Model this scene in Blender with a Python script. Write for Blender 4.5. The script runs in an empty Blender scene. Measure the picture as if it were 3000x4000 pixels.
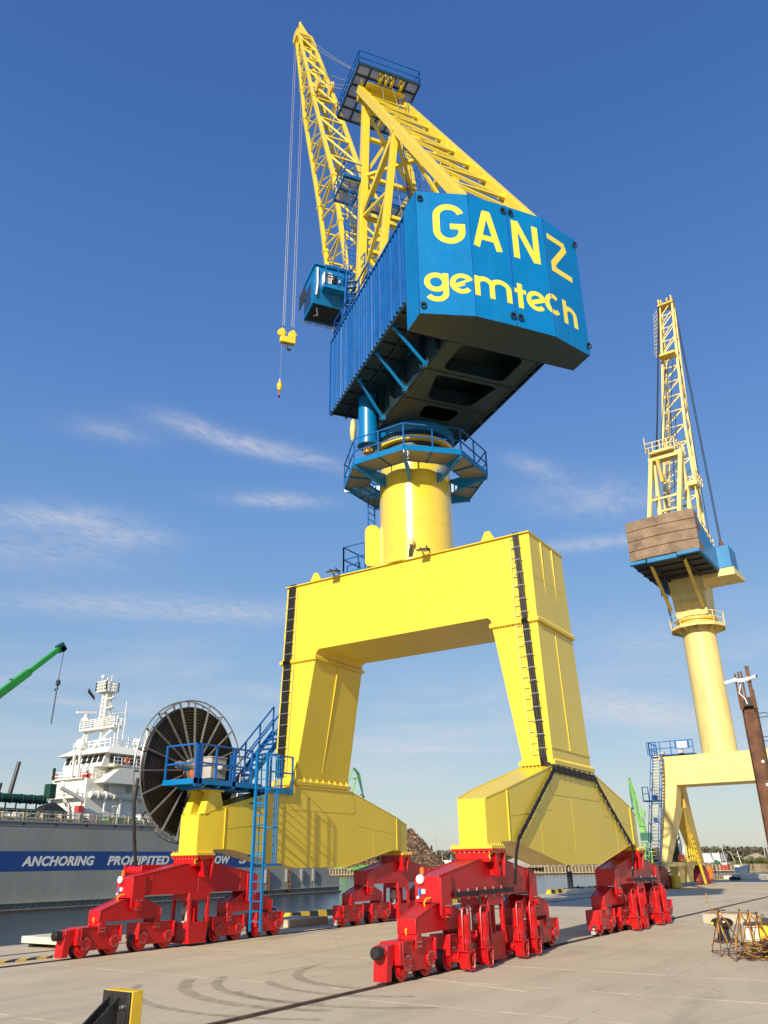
import bpy, bmesh, math, random
from mathutils import Vector, Matrix, noise
random.seed(7)
PI = math.pi
SC = bpy.context.scene
COL = SC.collection
ORI = {}

# ---------------------------------------------------------------- mesh builder
class MB:
    def __init__(s, T=None):
        s.v = []; s.f = []; s.T = T; s.mi = []; s.cur = 0
    def add(s, pts, faces):
        n = len(s.v)
        for p in pts:
            s.v.append(Vector(s.T(*p)) if s.T else Vector(p))
        for f in faces:
            s.f.append([n + i for i in f]); s.mi.append(s.cur)
        return s
    def box(s, x0, x1, y0, y1, z0, z1):
        return s.add([(x0,y0,z0),(x1,y0,z0),(x1,y1,z0),(x0,y1,z0),(x0,y0,z1),(x1,y0,z1),(x1,y1,z1),(x0,y1,z1)],
                     [(0,3,2,1),(4,5,6,7),(0,1,5,4),(1,2,6,5),(2,3,7,6),(3,0,4,7)])
    def hexa(s, a, b):
        n = len(a)
        return s.add(list(a)+list(b), [tuple(range(n))[::-1], tuple(range(n,2*n))]+[(i,(i+1)%n,n+(i+1)%n,n+i) for i in range(n)])
    def beam(s, p, q, w, h=None, up=(0,0,1), ext=0):
        h = h or w
        p = Vector(p); q = Vector(q); d = q-p
        if d.length < 1e-6: return s
        d.normalize(); p = p-d*ext; q = q+d*ext
        u = Vector(up)
        if abs(d.dot(u)) > .98: u = Vector((1,0,0)) if abs(d.x) < .9 else Vector((0,1,0))
        r = d.cross(u).normalized(); u = r.cross(d).normalized()
        r *= w/2; u *= h/2
        return s.hexa([p-r-u,p+r-u,p+r+u,p-r+u],[q-r-u,q+r-u,q+r+u,q-r+u])
    def tube(s, p, q, r, n=8, r2=None):
        p = Vector(p); q = Vector(q); d = (q-p)
        if d.length < 1e-6: return s
        d.normalize()
        u = Vector((0,0,1)) if abs(d.z) < .95 else Vector((1,0,0))
        a = d.cross(u).normalized(); b = a.cross(d)
        r2 = r if r2 is None else r2
        cs = [(math.cos(2*PI*i/n), math.sin(2*PI*i/n)) for i in range(n)]
        return s.hexa([p+(a*x+b*y)*r for x,y in cs],[q+(a*x+b*y)*r2 for x,y in cs])
    def pipe(s, pts, r, n=6):
        P = [Vector(p) for p in pts]
        rings = []
        ref = Vector((0,0,1))
        for i,p in enumerate(P):
            d = ((P[min(i+1,len(P)-1)]-P[i]).normalized() if i < len(P)-1 else Vector()) + ((P[i]-P[i-1]).normalized() if i else Vector())
            d.normalize()
            u = ref if abs(d.dot(ref)) < .95 else Vector((1,0,0))
            a = d.cross(u).normalized(); b = a.cross(d)
            if rings:
                pa = rings[-1][1]
                a = (pa - d*pa.dot(d)).normalized(); b = a.cross(d)
            rings.append(([p+(a*math.cos(2*PI*k/n)+b*math.sin(2*PI*k/n))*r for k in range(n)], a))
        pts = [q for R in rings for q in R[0]]
        F = [tuple(range(n))[::-1], tuple(range(len(pts)-n,len(pts)))]
        for i in range(len(rings)-1):
            for k in range(n):
                F.append((i*n+k, i*n+(k+1)%n, (i+1)*n+(k+1)%n, (i+1)*n+k))
        return s.add(pts, F)
    def prism(s, poly, ax, a, b):
        if ax == 'x': A=[(a,p,q) for p,q in poly]; B=[(b,p,q) for p,q in poly]
        elif ax == 'y': A=[(p,a,q) for p,q in poly]; B=[(p,b,q) for p,q in poly]
        else: A=[(p,q,a) for p,q in poly]; B=[(p,q,b) for p,q in poly]
        return s.hexa(A,B)
    def lathe(s, prof, c=(0,0,0), n=24, axis='z', a0=0):
        c = Vector(c); pts=[]
        for r,z in prof:
            for k in range(n):
                t = 2*PI*k/n+a0
                x,y = r*math.cos(t), r*math.sin(t)
                pts.append(c+Vector((x,y,z) if axis=='z' else ((x,z,y) if axis=='y' else (z,x,y))))
        F=[]
        m=len(prof)
        for i in range(m-1):
            for k in range(n):
                F.append((i*n+k,i*n+(k+1)%n,(i+1)*n+(k+1)%n,(i+1)*n+k))
        F.append(tuple(range(n))[::-1]); F.append(tuple(range((m-1)*n,m*n)))
        return s.add(pts,F)
    def ring(s, c, R, r, axis='z', n=32, m=6, a0=0, a1=2*PI):
        c=Vector(c); full = abs(a1-a0-2*PI)<1e-6
        pts=[]
        N = n if full else n+1
        for i in range(N):
            t=a0+(a1-a0)*i/n
            for k in range(m):
                u=2*PI*k/m
                rr=R+r*math.cos(u); h=r*math.sin(u)
                x,y=rr*math.cos(t),rr*math.sin(t)
                pts.append(c+Vector((x,y,h) if axis=='z' else ((x,h,y) if axis=='y' else (h,x,y))))
        F=[]
        for i in range(n):
            j=(i+1)%N
            for k in range(m):
                F.append((i*m+k,j*m+k,j*m+(k+1)%m,i*m+(k+1)%m))
        return s.add(pts,F)
    def sphere(s, c, r, n=12, m=8, sz=1):
        prof=[(max(r*math.sin(PI*i/m),1e-4), -r*sz*math.cos(PI*i/m)) for i in range(m+1)]
        return s.lathe(prof,c,n)
    def rail(s, path, h=1.1, sp=1.1, r=.022, mids=(.55,), posts=True, toe=0, closed=False):
        P=[Vector(p) for p in path]
        if closed: P=P+[P[0]]
        for a,b in zip(P[:-1],P[1:]):
            for hh in list(mids)+[h]:
                s.beam(a+Vector((0,0,hh)),b+Vector((0,0,hh)),r*2,ext=r)
            if toe: s.beam(a+Vector((0,0,toe/2)),b+Vector((0,0,toe/2)),.012,toe)
            n=max(1,round((b-a).length/sp))
            if posts:
                for i in range(n+1):
                    q=a.lerp(b,i/n); s.beam(q,q+Vector((0,0,h)),r*2.2,up=(b-a).normalized() if (b-a).length else (1,0,0))
        return s
    def build(s, name, mat, parent=None, bevel=0, smooth=True, ang=35):
        me = bpy.data.meshes.new(name)
        lo = [min(v[i] for v in s.v) for i in range(3)]; hi=[max(v[i] for v in s.v) for i in range(3)]
        o0 = Vector(((lo[0]+hi[0])/2,(lo[1]+hi[1])/2,lo[2]))
        me.from_pydata([v-o0 for v in s.v], [], s.f)
        bm = bmesh.new(); bm.from_mesh(me)
        bmesh.ops.recalc_face_normals(bm, faces=bm.faces)
        bm.to_mesh(me); bm.free()
        mats = mat if isinstance(mat,(list,tuple)) else [mat]
        for m in mats: me.materials.append(m)
        if len(mats)>1:
            me.polygons.foreach_set('material_index', s.mi)
        if smooth:
            me.shade_smooth(); me.set_sharp_from_angle(angle=math.radians(ang))
        o = bpy.data.objects.new(name, me); COL.objects.link(o)
        ORI[o] = o0
        if parent:
            o.parent = parent; o.location = o0-ORI[parent]
        else: o.location = o0
        if bevel:
            b = o.modifiers.new('bevel','BEVEL'); b.width=bevel; b.segments=2; b.limit_method='ANGLE'; b.angle_limit=math.radians(40)
        return o

def tag(o, label, cat, group=None, kind=None):
    o['label']=label; o['category']=cat
    if group: o['group']=group
    if kind: o['kind']=kind
    return o
def struct(o): o['kind']='structure'; return o
def thing(name, label, cat, loc=(0,0,0), group=None):
    o=bpy.data.objects.new(name,None); COL.objects.link(o); o.location=loc; ORI[o]=Vector(loc)
    o.empty_display_size=.5
    return tag(o,label,cat,group)

# ---------------------------------------------------------------- materials
def nd(nt,t,**kw):
    n=nt.nodes.new(t)
    for k,v in kw.items(): setattr(n,k,v)
    return n
def mat_base(name):
    m=bpy.data.materials.new(name); m.use_nodes=True; nt=m.node_tree
    return m,nt,nt.nodes['Principled BSDF']
def mixc(nt,fac,a,b):
    n=nd(nt,'ShaderNodeMix',data_type='RGBA'); L=nt.links
    for s_,v in ((0,fac),(6,a),(7,b)):
        if hasattr(v,'links'): L.new(v,n.inputs[s_])
        else: n.inputs[s_].default_value=v if s_==0 else (*v,1)
    return n.outputs[2]
def ramp(nt,src,p0,p1,inv=False):
    r=nd(nt,'ShaderNodeMapRange'); nt.links.new(src,r.inputs[0]); r.inputs[1].default_value=p0; r.inputs[2].default_value=p1
    if inv: r.inputs[3].default_value=1; r.inputs[4].default_value=0
    return r.outputs[0]
def noise_t(nt,scale,detail=4,rough=.55,vec=None,dist=0):
    n=nd(nt,'ShaderNodeTexNoise'); n.inputs['Scale'].default_value=scale; n.inputs['Detail'].default_value=detail
    n.inputs['Roughness'].default_value=rough; n.inputs['Distortion'].default_value=dist
    if vec is not None: nt.links.new(vec,n.inputs['Vector'])
    return n.outputs[0]
def coords(nt,scale=(1,1,1)):
    g=nd(nt,'ShaderNodeNewGeometry'); m=nd(nt,'ShaderNodeMapping'); m.inputs[3].default_value=scale
    nt.links.new(g.outputs['Position'],m.inputs[0]); return m.outputs[0]
def paint(name,rgb,rough=.38,var=.12,scale=1.5,dirt=None,dirt_amt=.3,streak=False,metal=0,bump=.04,coat=0,spec=.5,lo=.52):
    m,nt,b=mat_base(name); L=nt.links
    v=coords(nt); vs=coords(nt,(2.2,2.2,.18))
    n1=noise_t(nt,scale,5,vec=v)
    dk=tuple(c*(1-var*2) for c in rgb); lt=tuple(min(1,c*(1+var)) for c in rgb)
    c=mixc(nt,ramp(nt,n1,.3,.7),dk,lt)
    if dirt:
        n2=noise_t(nt,1.3 if streak else scale*3,8,.7,vec=vs if streak else v)
        f=ramp(nt,n2,lo,lo+.23)
        mu=nd(nt,'ShaderNodeMath',operation='MULTIPLY'); L.new(f,mu.inputs[0]); mu.inputs[1].default_value=dirt_amt
        c=mixc(nt,mu.outputs[0],c,dirt)
    L.new(c,b.inputs['Base Color'])
    n3=noise_t(nt,scale*6,4,vec=v)
    r=nd(nt,'ShaderNodeMapRange'); L.new(n3,r.inputs[0]); r.inputs[3].default_value=max(.03,rough-.09); r.inputs[4].default_value=rough+.09
    L.new(r.outputs[0],b.inputs['Roughness'])
    b.inputs['Metallic'].default_value=metal; b.inputs['Specular IOR Level'].default_value=spec
    b.inputs['Coat Weight'].default_value=coat; b.inputs['Coat Roughness'].default_value=.12
    if bump:
        bp=nd(nt,'ShaderNodeBump'); bp.inputs[0].default_value=bump; bp.inputs[1].default_value=.05
        L.new(noise_t(nt,.9,3,vec=v),bp.inputs['Height']); L.new(bp.outputs[0],b.inputs['Normal'])
    return m
YEL=paint('yellow_paint',(.76,.57,.042),.33,.025,.5,dirt=(.62,.42,.06),dirt_amt=.22,streak=True,bump=.10)
YELC=paint('yellow_gloss_paint',(.76,.56,.045),.2,.02,.6,bump=.0,coat=1)
YELL=paint('letter_yellow',(.90,.68,.06),.4,.02,1)
BLUE=paint('blue_paint',(.0,.17,.44),.34,.05,.8,dirt=(.02,.2,.42),dirt_amt=.35,streak=True,bump=.05)
BLUER=paint('railing_blue',(.003,.11,.40),.4,.08,2)
BLUED=paint('shaded_blue',(.010,.032,.045),.5,.15,.9,dirt=(.03,.038,.03),dirt_amt=.6)  # blue darkened and greened to hold underside shade and yellow bounce
BLUEW=paint('shaded_wall_blue',(.004,.10,.36),.30,.10,1.5,bump=.05)  # darker copy of the blue, grazing sun put into the colour
RED=paint('red_paint',(.50,.006,.009),.36,.05,1.2,dirt=(.4,.02,.02),dirt_amt=.25,bump=.08)
REDD=paint('red_gloss_paint',(.50,.007,.010),.28,.08,4)
BLACK=paint('black_rubber',(.012,.012,.013),.55,.2,6)
CABLE=paint('black_cable',(.012,.010,.008),.45,.25,9,dirt=(.04,.028,.016),dirt_amt=.45)
SPOKE=paint('reel_steel',(.26,.26,.25),.4,.1,4,metal=.5)
STEEL=paint('bare_steel',(.42,.42,.42),.38,.1,8,metal=.85)
GALV=paint('galvanised_steel',(.42,.42,.40),.42,.15,5,metal=.6,dirt=(.25,.22,.18),dirt_amt=.4)
GREYP=paint('grey_paint',(.42,.40,.36),.45,.06,3)
WHITE=paint('white_paint',(.80,.80,.77),.4,.04,2)
CREAM=paint('ship_white',(.80,.79,.70),.45,.04,.4,dirt=(.55,.42,.25),dirt_amt=.35,streak=True)
YGLOVE=paint('yellow_hose',(.8,.5,.02),.4,.1,9)
ORANGE=paint('orange_plastic',(.85,.16,.02),.35,.05,5)
DARKST=paint('dark_steel',(.03,.03,.035),.5,.2,5)
PALE=paint('weathered_pale_yellow',(.76,.60,.22),.5,.05,.35,dirt=(.40,.26,.09),dirt_amt=.5,streak=True,bump=.08,lo=.50)
PALED=paint('weathered_deep_yellow',(.74,.52,.09),.5,.06,.35,dirt=(.40,.25,.08),dirt_amt=.35,streak=True)
BLUE2=paint('faded_blue',(.012,.20,.45),.4,.08,.8,dirt=(.05,.25,.4),dirt_amt=.4,streak=True)
RUST=paint('rusty_steel',(.12,.05,.024),.75,.3,3,dirt=(.23,.09,.035),dirt_amt=.8,streak=True)
RUSTR=paint('rusty_rebar',(.15,.065,.03),.8,.3,8)
OLDRED=paint('faded_red',(.36,.05,.03),.55,.15,2,dirt=(.2,.06,.04),dirt_amt=.5)
GREEN=paint('light_green_paint',(.14,.38,.075),.45,.08,.5)
TEAL=paint('dark_green_paint',(.004,.10,.055),.45,.1,.5)
GREENB=paint('boom_green',(.03,.33,.045),.4,.08,.6)
DOCKG=paint('dock_grey',(.275,.285,.26),.5,.06,.22,dirt=(.34,.28,.17),dirt_amt=.5,streak=True,bump=.5,lo=.48)
DOCKB=paint('dock_blue_band',(.008,.055,.23),.45,.08,.4,dirt=(.04,.10,.25),dirt_amt=.3,streak=True)
LETW=paint('letter_white',(.78,.77,.68),.5,.05,1)
BUOY=paint('red_plastic',(.6,.05,.04),.5,.1,2)
def glass_m(name,rgb,rough=.08):
    m,nt,b=mat_base(name); b.inputs['Base Color'].default_value=(*rgb,1); b.inputs['Roughness'].default_value=rough
    b.inputs['Specular IOR Level'].default_value=.7
    n=noise_t(nt,.8,2,vec=coords(nt)); bp=nd(nt,'ShaderNodeBump'); bp.inputs[0].default_value=.05; nt.links.new(n,bp.inputs['Height']); nt.links.new(bp.outputs[0],b.inputs['Normal'])
    return m
GLASS=glass_m('dark_window_glass',(.015,.02,.025))
def grating(name,rgb=(.5,.5,.5),clear=.5):
    m,nt,b=mat_base(name); b.inputs['Base Color'].default_value=(*rgb,1); b.inputs['Roughness'].default_value=.6
    v=coords(nt)
    w=nd(nt,'ShaderNodeTexChecker'); w.inputs['Scale'].default_value=60; nt.links.new(v,w.inputs['Vector'])
    t=nd(nt,'ShaderNodeBsdfTransparent'); mx=nd(nt,'ShaderNodeMixShader'); 
    r=nd(nt,'ShaderNodeMapRange'); nt.links.new(w.outputs['Fac'],r.inputs[0]); r.inputs[3].default_value=clear-.05; r.inputs[4].default_value=clear+.05
    nt.links.new(r.outputs[0],mx.inputs[0]); nt.links.new(b.outputs[0],mx.inputs[1]); nt.links.new(t.outputs[0],mx.inputs[2])
    nt.links.new(mx.outputs[0],nt.nodes['Material Output'].inputs[0]); return m
GRATE=grating('steel_grating')
GRATED=grating('walkway_grating',(.27,.24,.17),.15)
# ================================================================= MAIN CRANE: portal, legs, sills, bogies
CR = thing('portal_crane','huge new yellow harbour crane with blue machinery house and glossy red bogies','crane',(0,0,0))
def hd(z): return 1.635-(z-9.9)*.0243 if z>=9.9 else 1.635+(9.9-z)*.0199
# portal beam
b=MB()
pr=[(5.644,9.95),(5.583,13.15),(-5.583,13.15),(-5.644,9.95),(-3.93,9.95),(-3.93,10.02),(-3.88,10.17),(-3.76,10.25),
    (3.76,10.25),(3.88,10.17),(3.93,10.02),(3.93,9.95)]
b.hexa([(-hd(z),y,z) for y,z in pr],[(hd(z),y,z) for y,z in pr])
for x in (-1.60,1.60): b.box(x-.05,x+.05,-5.63,5.63,13.15,13.185)
for y in (-5.585,5.585): b.box(-1.54,1.54,y-.04,y+.04,13.15,13.184)
for s in (1,-1):
    y0,y1=sorted((s*3.86,s*5.73)); b.box(-1.73,1.73,y0,y1,9.91,9.965)
for y in (-3.42,-1.25,.05,2.05,3.9):                     # weld seams on the front face
    z0=10.27 if abs(y)<3.7 else 10.6
    b.hexa([(-hd(z0)-.006,y-.012,z0),(-hd(z0)-.006,y+.012,z0),(-hd(13.1)-.006,y+.012,13.1),(-hd(13.1)-.006,y-.012,13.1)],
           [(-hd(z0)+.02,y-.012,z0),(-hd(z0)+.02,y+.012,z0),(-hd(13.1)+.02,y+.012,13.1),(-hd(13.1)+.02,y-.012,13.1)])
z=11.55
for y0,y1 in ((-5.1,-1.3),(-1.2,2.0),(2.1,5.0)): b.box(-hd(z)-.005,-hd(z)+.02,y0,y1,z-.01,z+.01)
for x in (-.55,.5): b.box(x-.012,x+.012,-5.625,-5.55,9.97,13.1)
b.box(-1.6,1.6,-5.62,-5.57,11.52,11.54)
PB=b.build('portal_beam',YEL,CR)
b=MB()
for y in (-4.0,4.0):
    b.prism([(y-.28,13.18),(y+.28,13.18),(y+.09,13.52),(y-.09,13.52)],'x',-1.66,-1.60)
    b.tube((-1.69,y,13.43),(-1.57,y,13.43),.055,12)
b.build('lifting_lug',YEL,PB)
b=MB()
for s in (1,-1):
    for i in range(16):
        y=s*(3.9+i*.115); b.tube((-1.69,y,9.80),(-1.69,y,10.02),.018,6)
    for i in range(26):
        x=-1.6+i*.128
        b.tube((x,s*5.69,9.80),(x,s*5.69,10.02),.018,6); b.tube((x,s*3.90,9.80),(x,s*3.90,10.02),.018,6)
b.build('flange_bolt',PALED,PB)
# legs
for s in (1,-1):
    b=MB()
    b.hexa([(-1.63,s*3.935,9.86),(1.63,s*3.935,9.86),(1.63,s*5.64,9.86),(-1.63,s*5.64,9.86)],
           [(-1.729,s*4.734,5.23),(1.729,s*4.734,5.23),(1.729,s*5.771,5.23),(-1.729,s*5.771,5.23)])
    y0,y1=sorted((s*3.86,s*5.73)); b.box(-1.73,1.73,y0,y1,9.845,9.905)
    y0,y1=sorted((s*4.62,s*5.87)); b.box(-1.83,1.83,y0,y1,5.17,5.235)
    for x in (-.1,):                                      # seam on the wide sides
        b.hexa([(x-.012,s*5.66,9.8),(x+.012,s*5.66,9.8),(x+.012,s*5.62,9.8),(x-.012,s*5.62,9.8)],[(x-.012,s*5.785,5.6),(x+.012,s*5.785,5.6),(x+.012,s*5.74,5.6),(x-.012,s*5.74,5.6)])
        b.hexa([(x-.012,s*3.90,9.8),(x+.012,s*3.90,9.8),(x+.012,s*3.98,9.8),(x-.012,s*3.98,9.8)],[(x-.012,s*4.66,5.6),(x+.012,s*4.66,5.6),(x+.012,s*4.71,5.6),(x-.012,s*4.71,5.6)])
    b.box(-1.735,1.735,s*5.775-.012,s*5.775+.012,5.62,5.66)
    for i in range(9):
        x=-1.6+i*.4
        b.prism([(s*4.72,5.24),(s*4.60,5.24),(s*4.72,5.42)],'x',x-.012,x+.012)
    LEG=b.build('leg',YEL,CR)
    b=MB()
    for i in range(28):
        x=-1.72+i*.128; b.tube((x,s*5.83,5.02),(x,s*5.83,5.29),.02,6); b.tube((x,s*4.66,5.02),(x,s*4.66,5.29),.02,6)
    for i in range(9): b.tube((-1.79,s*(4.7+i*.13),5.04),(-1.79,s*(4.7+i*.13),5.28),.02,6)
    b.build('flange_bolt',PALED,LEG)
# sill beams
for s in (1,-1):
    b=MB(); yc=s*5.25
    st=[(-6.525,2.69,3.85,.41),(-5.92,2.69,4.01,.49),(-5.82,2.80,4.04,.50),(-5.42,2.80,4.145,.55),(-5.0,2.80,4.25,.55),(-1.85,2.235,5.05,.55),(-1.6,2.19,5.11,.55)]
    st=st+[(-x,a,c,w) for x,a,c,w in st[::-1]]
    pts=[];F=[]
    for x,a,c,w in st: pts+=[(x,yc-w,a),(x,yc+w,a),(x,yc+w,c),(x,yc-w,c)]
    for i in range(len(st)-1):
        for k in range(4): F.append((i*4+k,i*4+(k+1)%4,(i+1)*4+(k+1)%4,(i+1)*4+k))
    n=len(pts); F+= [(3,2,1,0),(n-4,n-3,n-2,n-1)]
    b.add(pts,F)
    b.box(-1.83,1.83,yc-.62,yc+.62,5.105,5.165)
    for sx in (1,-1):
        x0,x1=sorted((sx*6.67,sx*5.85)); b.box(x0,x1,yc-.60,yc+.60,2.62,2.692)
        for q in (.562,-.562): b.box(sx*5.44-.012,sx*5.44+.012,yc+q-.015,yc+q+.015,2.82,4.12)
    for q in (-1,1):                                      # raised plates under the leg, weld lines, top lip
        f=yc+q*.55
        b.prism([(-1.95,5.05),(1.95,5.05),(2.25,4.5),(2.25,4.28),(2.1,4.18),(-2.1,4.18),(-2.25,4.28),(-2.25,4.5)],'y',f-.012,f+.012)
        for x in (-3.2,-.6,3.6): b.box(x-.008,x+.008,f-.004,f+.004,2.5,4.16)
        b.beam((-5.4,f,3.45),(-2.3,f,3.75),.02,.014); b.beam((5.4,f,3.45),(2.3,f,3.75),.02,.014)
        for sx in (1,-1): b.beam((sx*6.5,yc+q*.42,3.87),(sx*5.45,f,4.15),.03,.03); b.beam((sx*5.45,f,4.15),(sx*1.9,f,5.05),.03,.03); b.beam((sx*5.0,f,2.8),(sx*1.6,f,2.19),.03,.02)
        b.beam((-1.6,f,2.19),(1.6,f,2.19),.03,.02)
    SL=b.build('sill_beam',YEL,CR)
    b=MB()
    for sx in (1,-1):
        for i in range(6):
            x=sx*(6.6-i*.13); 
            for q in (-.575,.575): b.tube((x,yc+q,2.52),(x,yc+q,2.74),.016,6)
        for i in range(8): b.tube((sx*6.63,yc-.5+i*.143,2.52),(sx*6.63,yc-.5+i*.143,2.74),.016,6)
    b.build('flange_bolt',PALED,SL)
# bogies -----------------------------------------------------------
def bogie(cx,y0,sx,front,motors):
    T=lambda x,y,z:(cx+sx*x,y0+y,z)
    b=MB(T)
    eq=[(-2.76,1.46),(-2.76,2.01),(-.62,2.37),(.62,2.37),(2.76,2.01),(2.76,1.46),(2.3,1.46),(2.28,1.51),(-2.28,1.51),(-2.3,1.46)]
    b.prism(eq,'y',-.30,.30)
    for q in (-1,1):
        for e in (-1,1):
            lob=[(e*2.76,1.98),(e*2.27,2.06),(e*2.27,1.22),(e*2.34,1.13),(e*2.45,1.08),(e*2.60,1.08),(e*2.70,1.13),(e*2.76,1.2)]
            b.prism(lob,'y',q*.295,q*.355)
        b.prism([(-.26,2.56),(.38,2.56),(.36,2.45),(.27,1.96),(-.06,1.96),(-.22,2.45)],'y',q*.41,q*.46)
        b.prism([(-.26,2.56),(-.18,2.56),(-.0,1.96),(-.06,1.96)],'y',q*.41,q*.58); b.prism([(.38,2.56),(.31,2.56),(.22,1.96),(.27,1.96)],'y',q*.41,q*.58); b.box(-.05,.27,min(q*.3,q*.42),max(q*.3,q*.42),1.98,2.3)
        b.beam((-2.27,q*.302,1.53),(2.27,q*.302,1.53),.03,.05)
        b.beam((-2.74,q*.3,2.02),(-.62,q*.3,2.375),.035,.03); b.beam((2.74,q*.3,2.02),(.62,q*.3,2.375),.035,.03)
        for x in (-2.0,-.02,1.95): b.box(x-.008,x+.008,q*.3-.006,q*.3+.006,1.53,2.2)
    b.box(-.42,.33,-.50,.50,2.30,2.56); b.box(-.48,.34,-.60,.60,2.555,2.615)
    BG=b.build('bogie',RED,CR,bevel=.012)
    for q in (-1,1):
        for x,z in ((-2.52,1.27),(2.52,1.27),(.10,2.11)):
            b=MB(T); e_=.465 if z>2 else .37; w_=.11 if z>2 else .09
            b.tube((x,q*.35,z),(x,q*(.47 if z<2 else .53),z),.085,14); b.box(x-w_,x+w_,q*e_-.012,q*e_+.012,z-.14,z+.14)
            b.build('hinge_pin',REDD,BG)
    b=MB(T)
    for q in (-1,1):
        for x,z in ((-2.52,1.27),(2.52,1.27),(.10,2.11)):
            for i in (-1,1):
                for j in (-1,1): e_=.06 if z>2 else 0; b.tube((x+i*.075,q*(.37+e_),z+j*.115),(x+i*.075,q*(.445+e_),z+j*.115),.019,6)
    b.build('pin_bolt',STEEL,BG)
    for e in (-1,1):
        b=MB(T); c=e*2.52
        lo=[(-1.22,.87),(-1.22,1.17),(-.38,1.43),(.34,1.43),(1.06,1.15),(1.06,.87)]
        b.prism([(c+x*(-e),z) if e>0 else (c+x,z) for x,z in lo],'y',-.23,.23)
        for q in (-1,1):
            pl=[(c+(-x if e>0 else x),z) for x,z in lo]
            for i in range(5): b.beam((pl[i][0],q*.23,pl[i][1]),(pl[i+1][0],q*.23,pl[i+1][1]),.03,.025)
        BL=b.build('balance_beam',RED,BG,bevel=.01)
    for tc in (-3.62,-1.58,1.58,3.62):
        b=MB(T)
        b.prism([(tc-.68,.75),(tc+.68,.75),(tc+.68,.40),(tc+.58,.18),(tc-.58,.18),(tc-.68,.40)],'y',-.20,.20)
        b.box(tc-.72,tc-.66,-.27,.27,.33,.77); b.box(tc+.66,tc+.72,-.27,.27,.33,.77)
        b.box(tc-.66,tc+.66,-.23,.23,.745,.775)
        for q in (-1,1):
            b.prism([(tc-.13,.58),(tc+.13,.58),(tc+.13,.8),(tc+.06,.92),(tc-.06,.92),(tc-.13,.8)],'y',q*.20,q*.245)
            for w in (-.5,.5): b.tube((tc+w,q*.19,.36),(tc+w,q*.245,.36),.17,18)
        b.box(tc-.08,tc+.08,-.2,.2,.75,.9)
        b.build('wheel_truck',RED,BG,bevel=.008)
        b=MB(T)
        for q in (-1,1):
            for w in (-.5,.5):
                for i in range(11):
                    a=2*PI*i/12+.5; x=tc+w+.135*math.cos(a); z=.36+.135*math.sin(a)
                    b.tube((x,q*.24,z),(x,q*.262,z),.017,6)
            for i in (-1,0,1):
                for z in (.63,.72): b.tube((tc+i*.075,q*.24,z),(tc+i*.075,q*.262,z),.017,6)
        b.build('hub_bolt',STEEL,BG)
        for w in (-.5,.5):
            b=MB(T); b.lathe([(.1,-.17),(.20,-.165),(.205,-.10),(.275,-.10),(.28,.07),(.31,.075),(.31,.12),(.20,.13),(.195,.165),(.1,.17)],(tc+w,0,.285),28,axis='y')
            WH=b.build('wheel',[REDD],BG)
            b=MB(T); b.lathe([(.283,-.095),(.284,.068)],(tc+w,0,.285),28,axis='y'); b.build('tread',DARKST,BG)
    # centre frame with the rail clamp
    b=MB(T)
    for q in (-1,1):
        b.prism([(-.36,.10),(.36,.10),(.44,.68),(-.44,.68)],'y',q*.34,q*.40)
        for e in (-1,1): b.hexa([(e*.34,q*.32,.66),(e*.44,q*.32,.66),(e*.44,q*.42,.66),(e*.34,q*.42,.66)],[(e*.36,q*.28,1.52),(e*.46,q*.28,1.52),(e*.46,q*.38,1.52),(e*.36,q*.38,1.52)])
    b.box(-.46,.46,-.38,.38,1.30,1.51); b.box(-.40,.40,-.42,.42,.08,.13); b.box(-.30,.30,-.33,.33,.12,.66)
    b.box(-.03,.03,-.33,.33,.66,1.4)
    b.build('clamp_frame',RED,BG,bevel=.008)
    b=MB(T); b.tube((-.2,-.1,.7),(-.2,-.1,1.15),.09,12); b.tube((.2,0,.72),(.2,0,1.2),.08,12); b.tube((-.25,.05,.98),(.26,.05,.98),.12,12); b.box(-.35,.35,-.12,.12,.66,.71)
    b.tube((.02,-.16,.7),(.02,-.16,1.28),.03,8)
    b.build('rail_clamp',GREYP,BG)
    if motors:
        for mx in (-2.08,-1.14,.92,1.76):
            b=MB(T); my=-.55
            b.prism([(mx-.135,.46),(mx+.135,.46),(mx+.12,.2),(mx+.08,.07),(mx-.06,.07),(mx-.12,.2)],'y',my-.12,my+.11); b.prism([(mx-.135,.46),(mx+.135,.46),(mx+.125,.58),(mx-.125,.58)],'y',my-.12,my+.11); b.tube((mx,my+.1,.28),(mx,my+.3,.28),.10,14)
            b.lathe([(.05,.56),(.145,.58),(.145,.64),(.132,.66),(.132,.94),(.137,.95),(.137,1.14),(.125,1.18),(.03,1.21)],(mx,my,0),18)
            for i in range(18):
                a=2*PI*i/18; b.box(mx+.134*math.cos(a)-.006,mx+.134*math.cos(a)+.006,my+.134*math.sin(a)-.006,my+.134*math.sin(a)+.006,.69,.93)
            b.box(mx-.19,mx-.10,my-.06,my+.06,.74,.90)
            b.tube((mx+.1,my-.17,.26),(mx+.1,my-.155,.26),.09,16)
            DM=b.build('drive_motor',REDD,BG)
            b=MB(T)
            for e in (-1,1): b.pipe([(mx+e*.165,my+.1,.30),(mx+e*.165,my+.1,.44)],.02,8)
            b.pipe([(mx-.185,my-.05,.44),(mx-.185,my-.05,1.24),(mx-.14,my-.05,1.33),(mx+.14,my-.05,1.33),(mx+.185,my-.05,1.24),(mx+.185,my-.05,.44)],.024,8)
            b.pipe([(mx-.175,my+.1,.44),(mx-.175,my-.13,.44),(mx-.14,my-.17,.44),(mx+.14,my-.17,.44),(mx+.175,my-.13,.44),(mx+.175,my+.1,.44)],.022,8)
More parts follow.
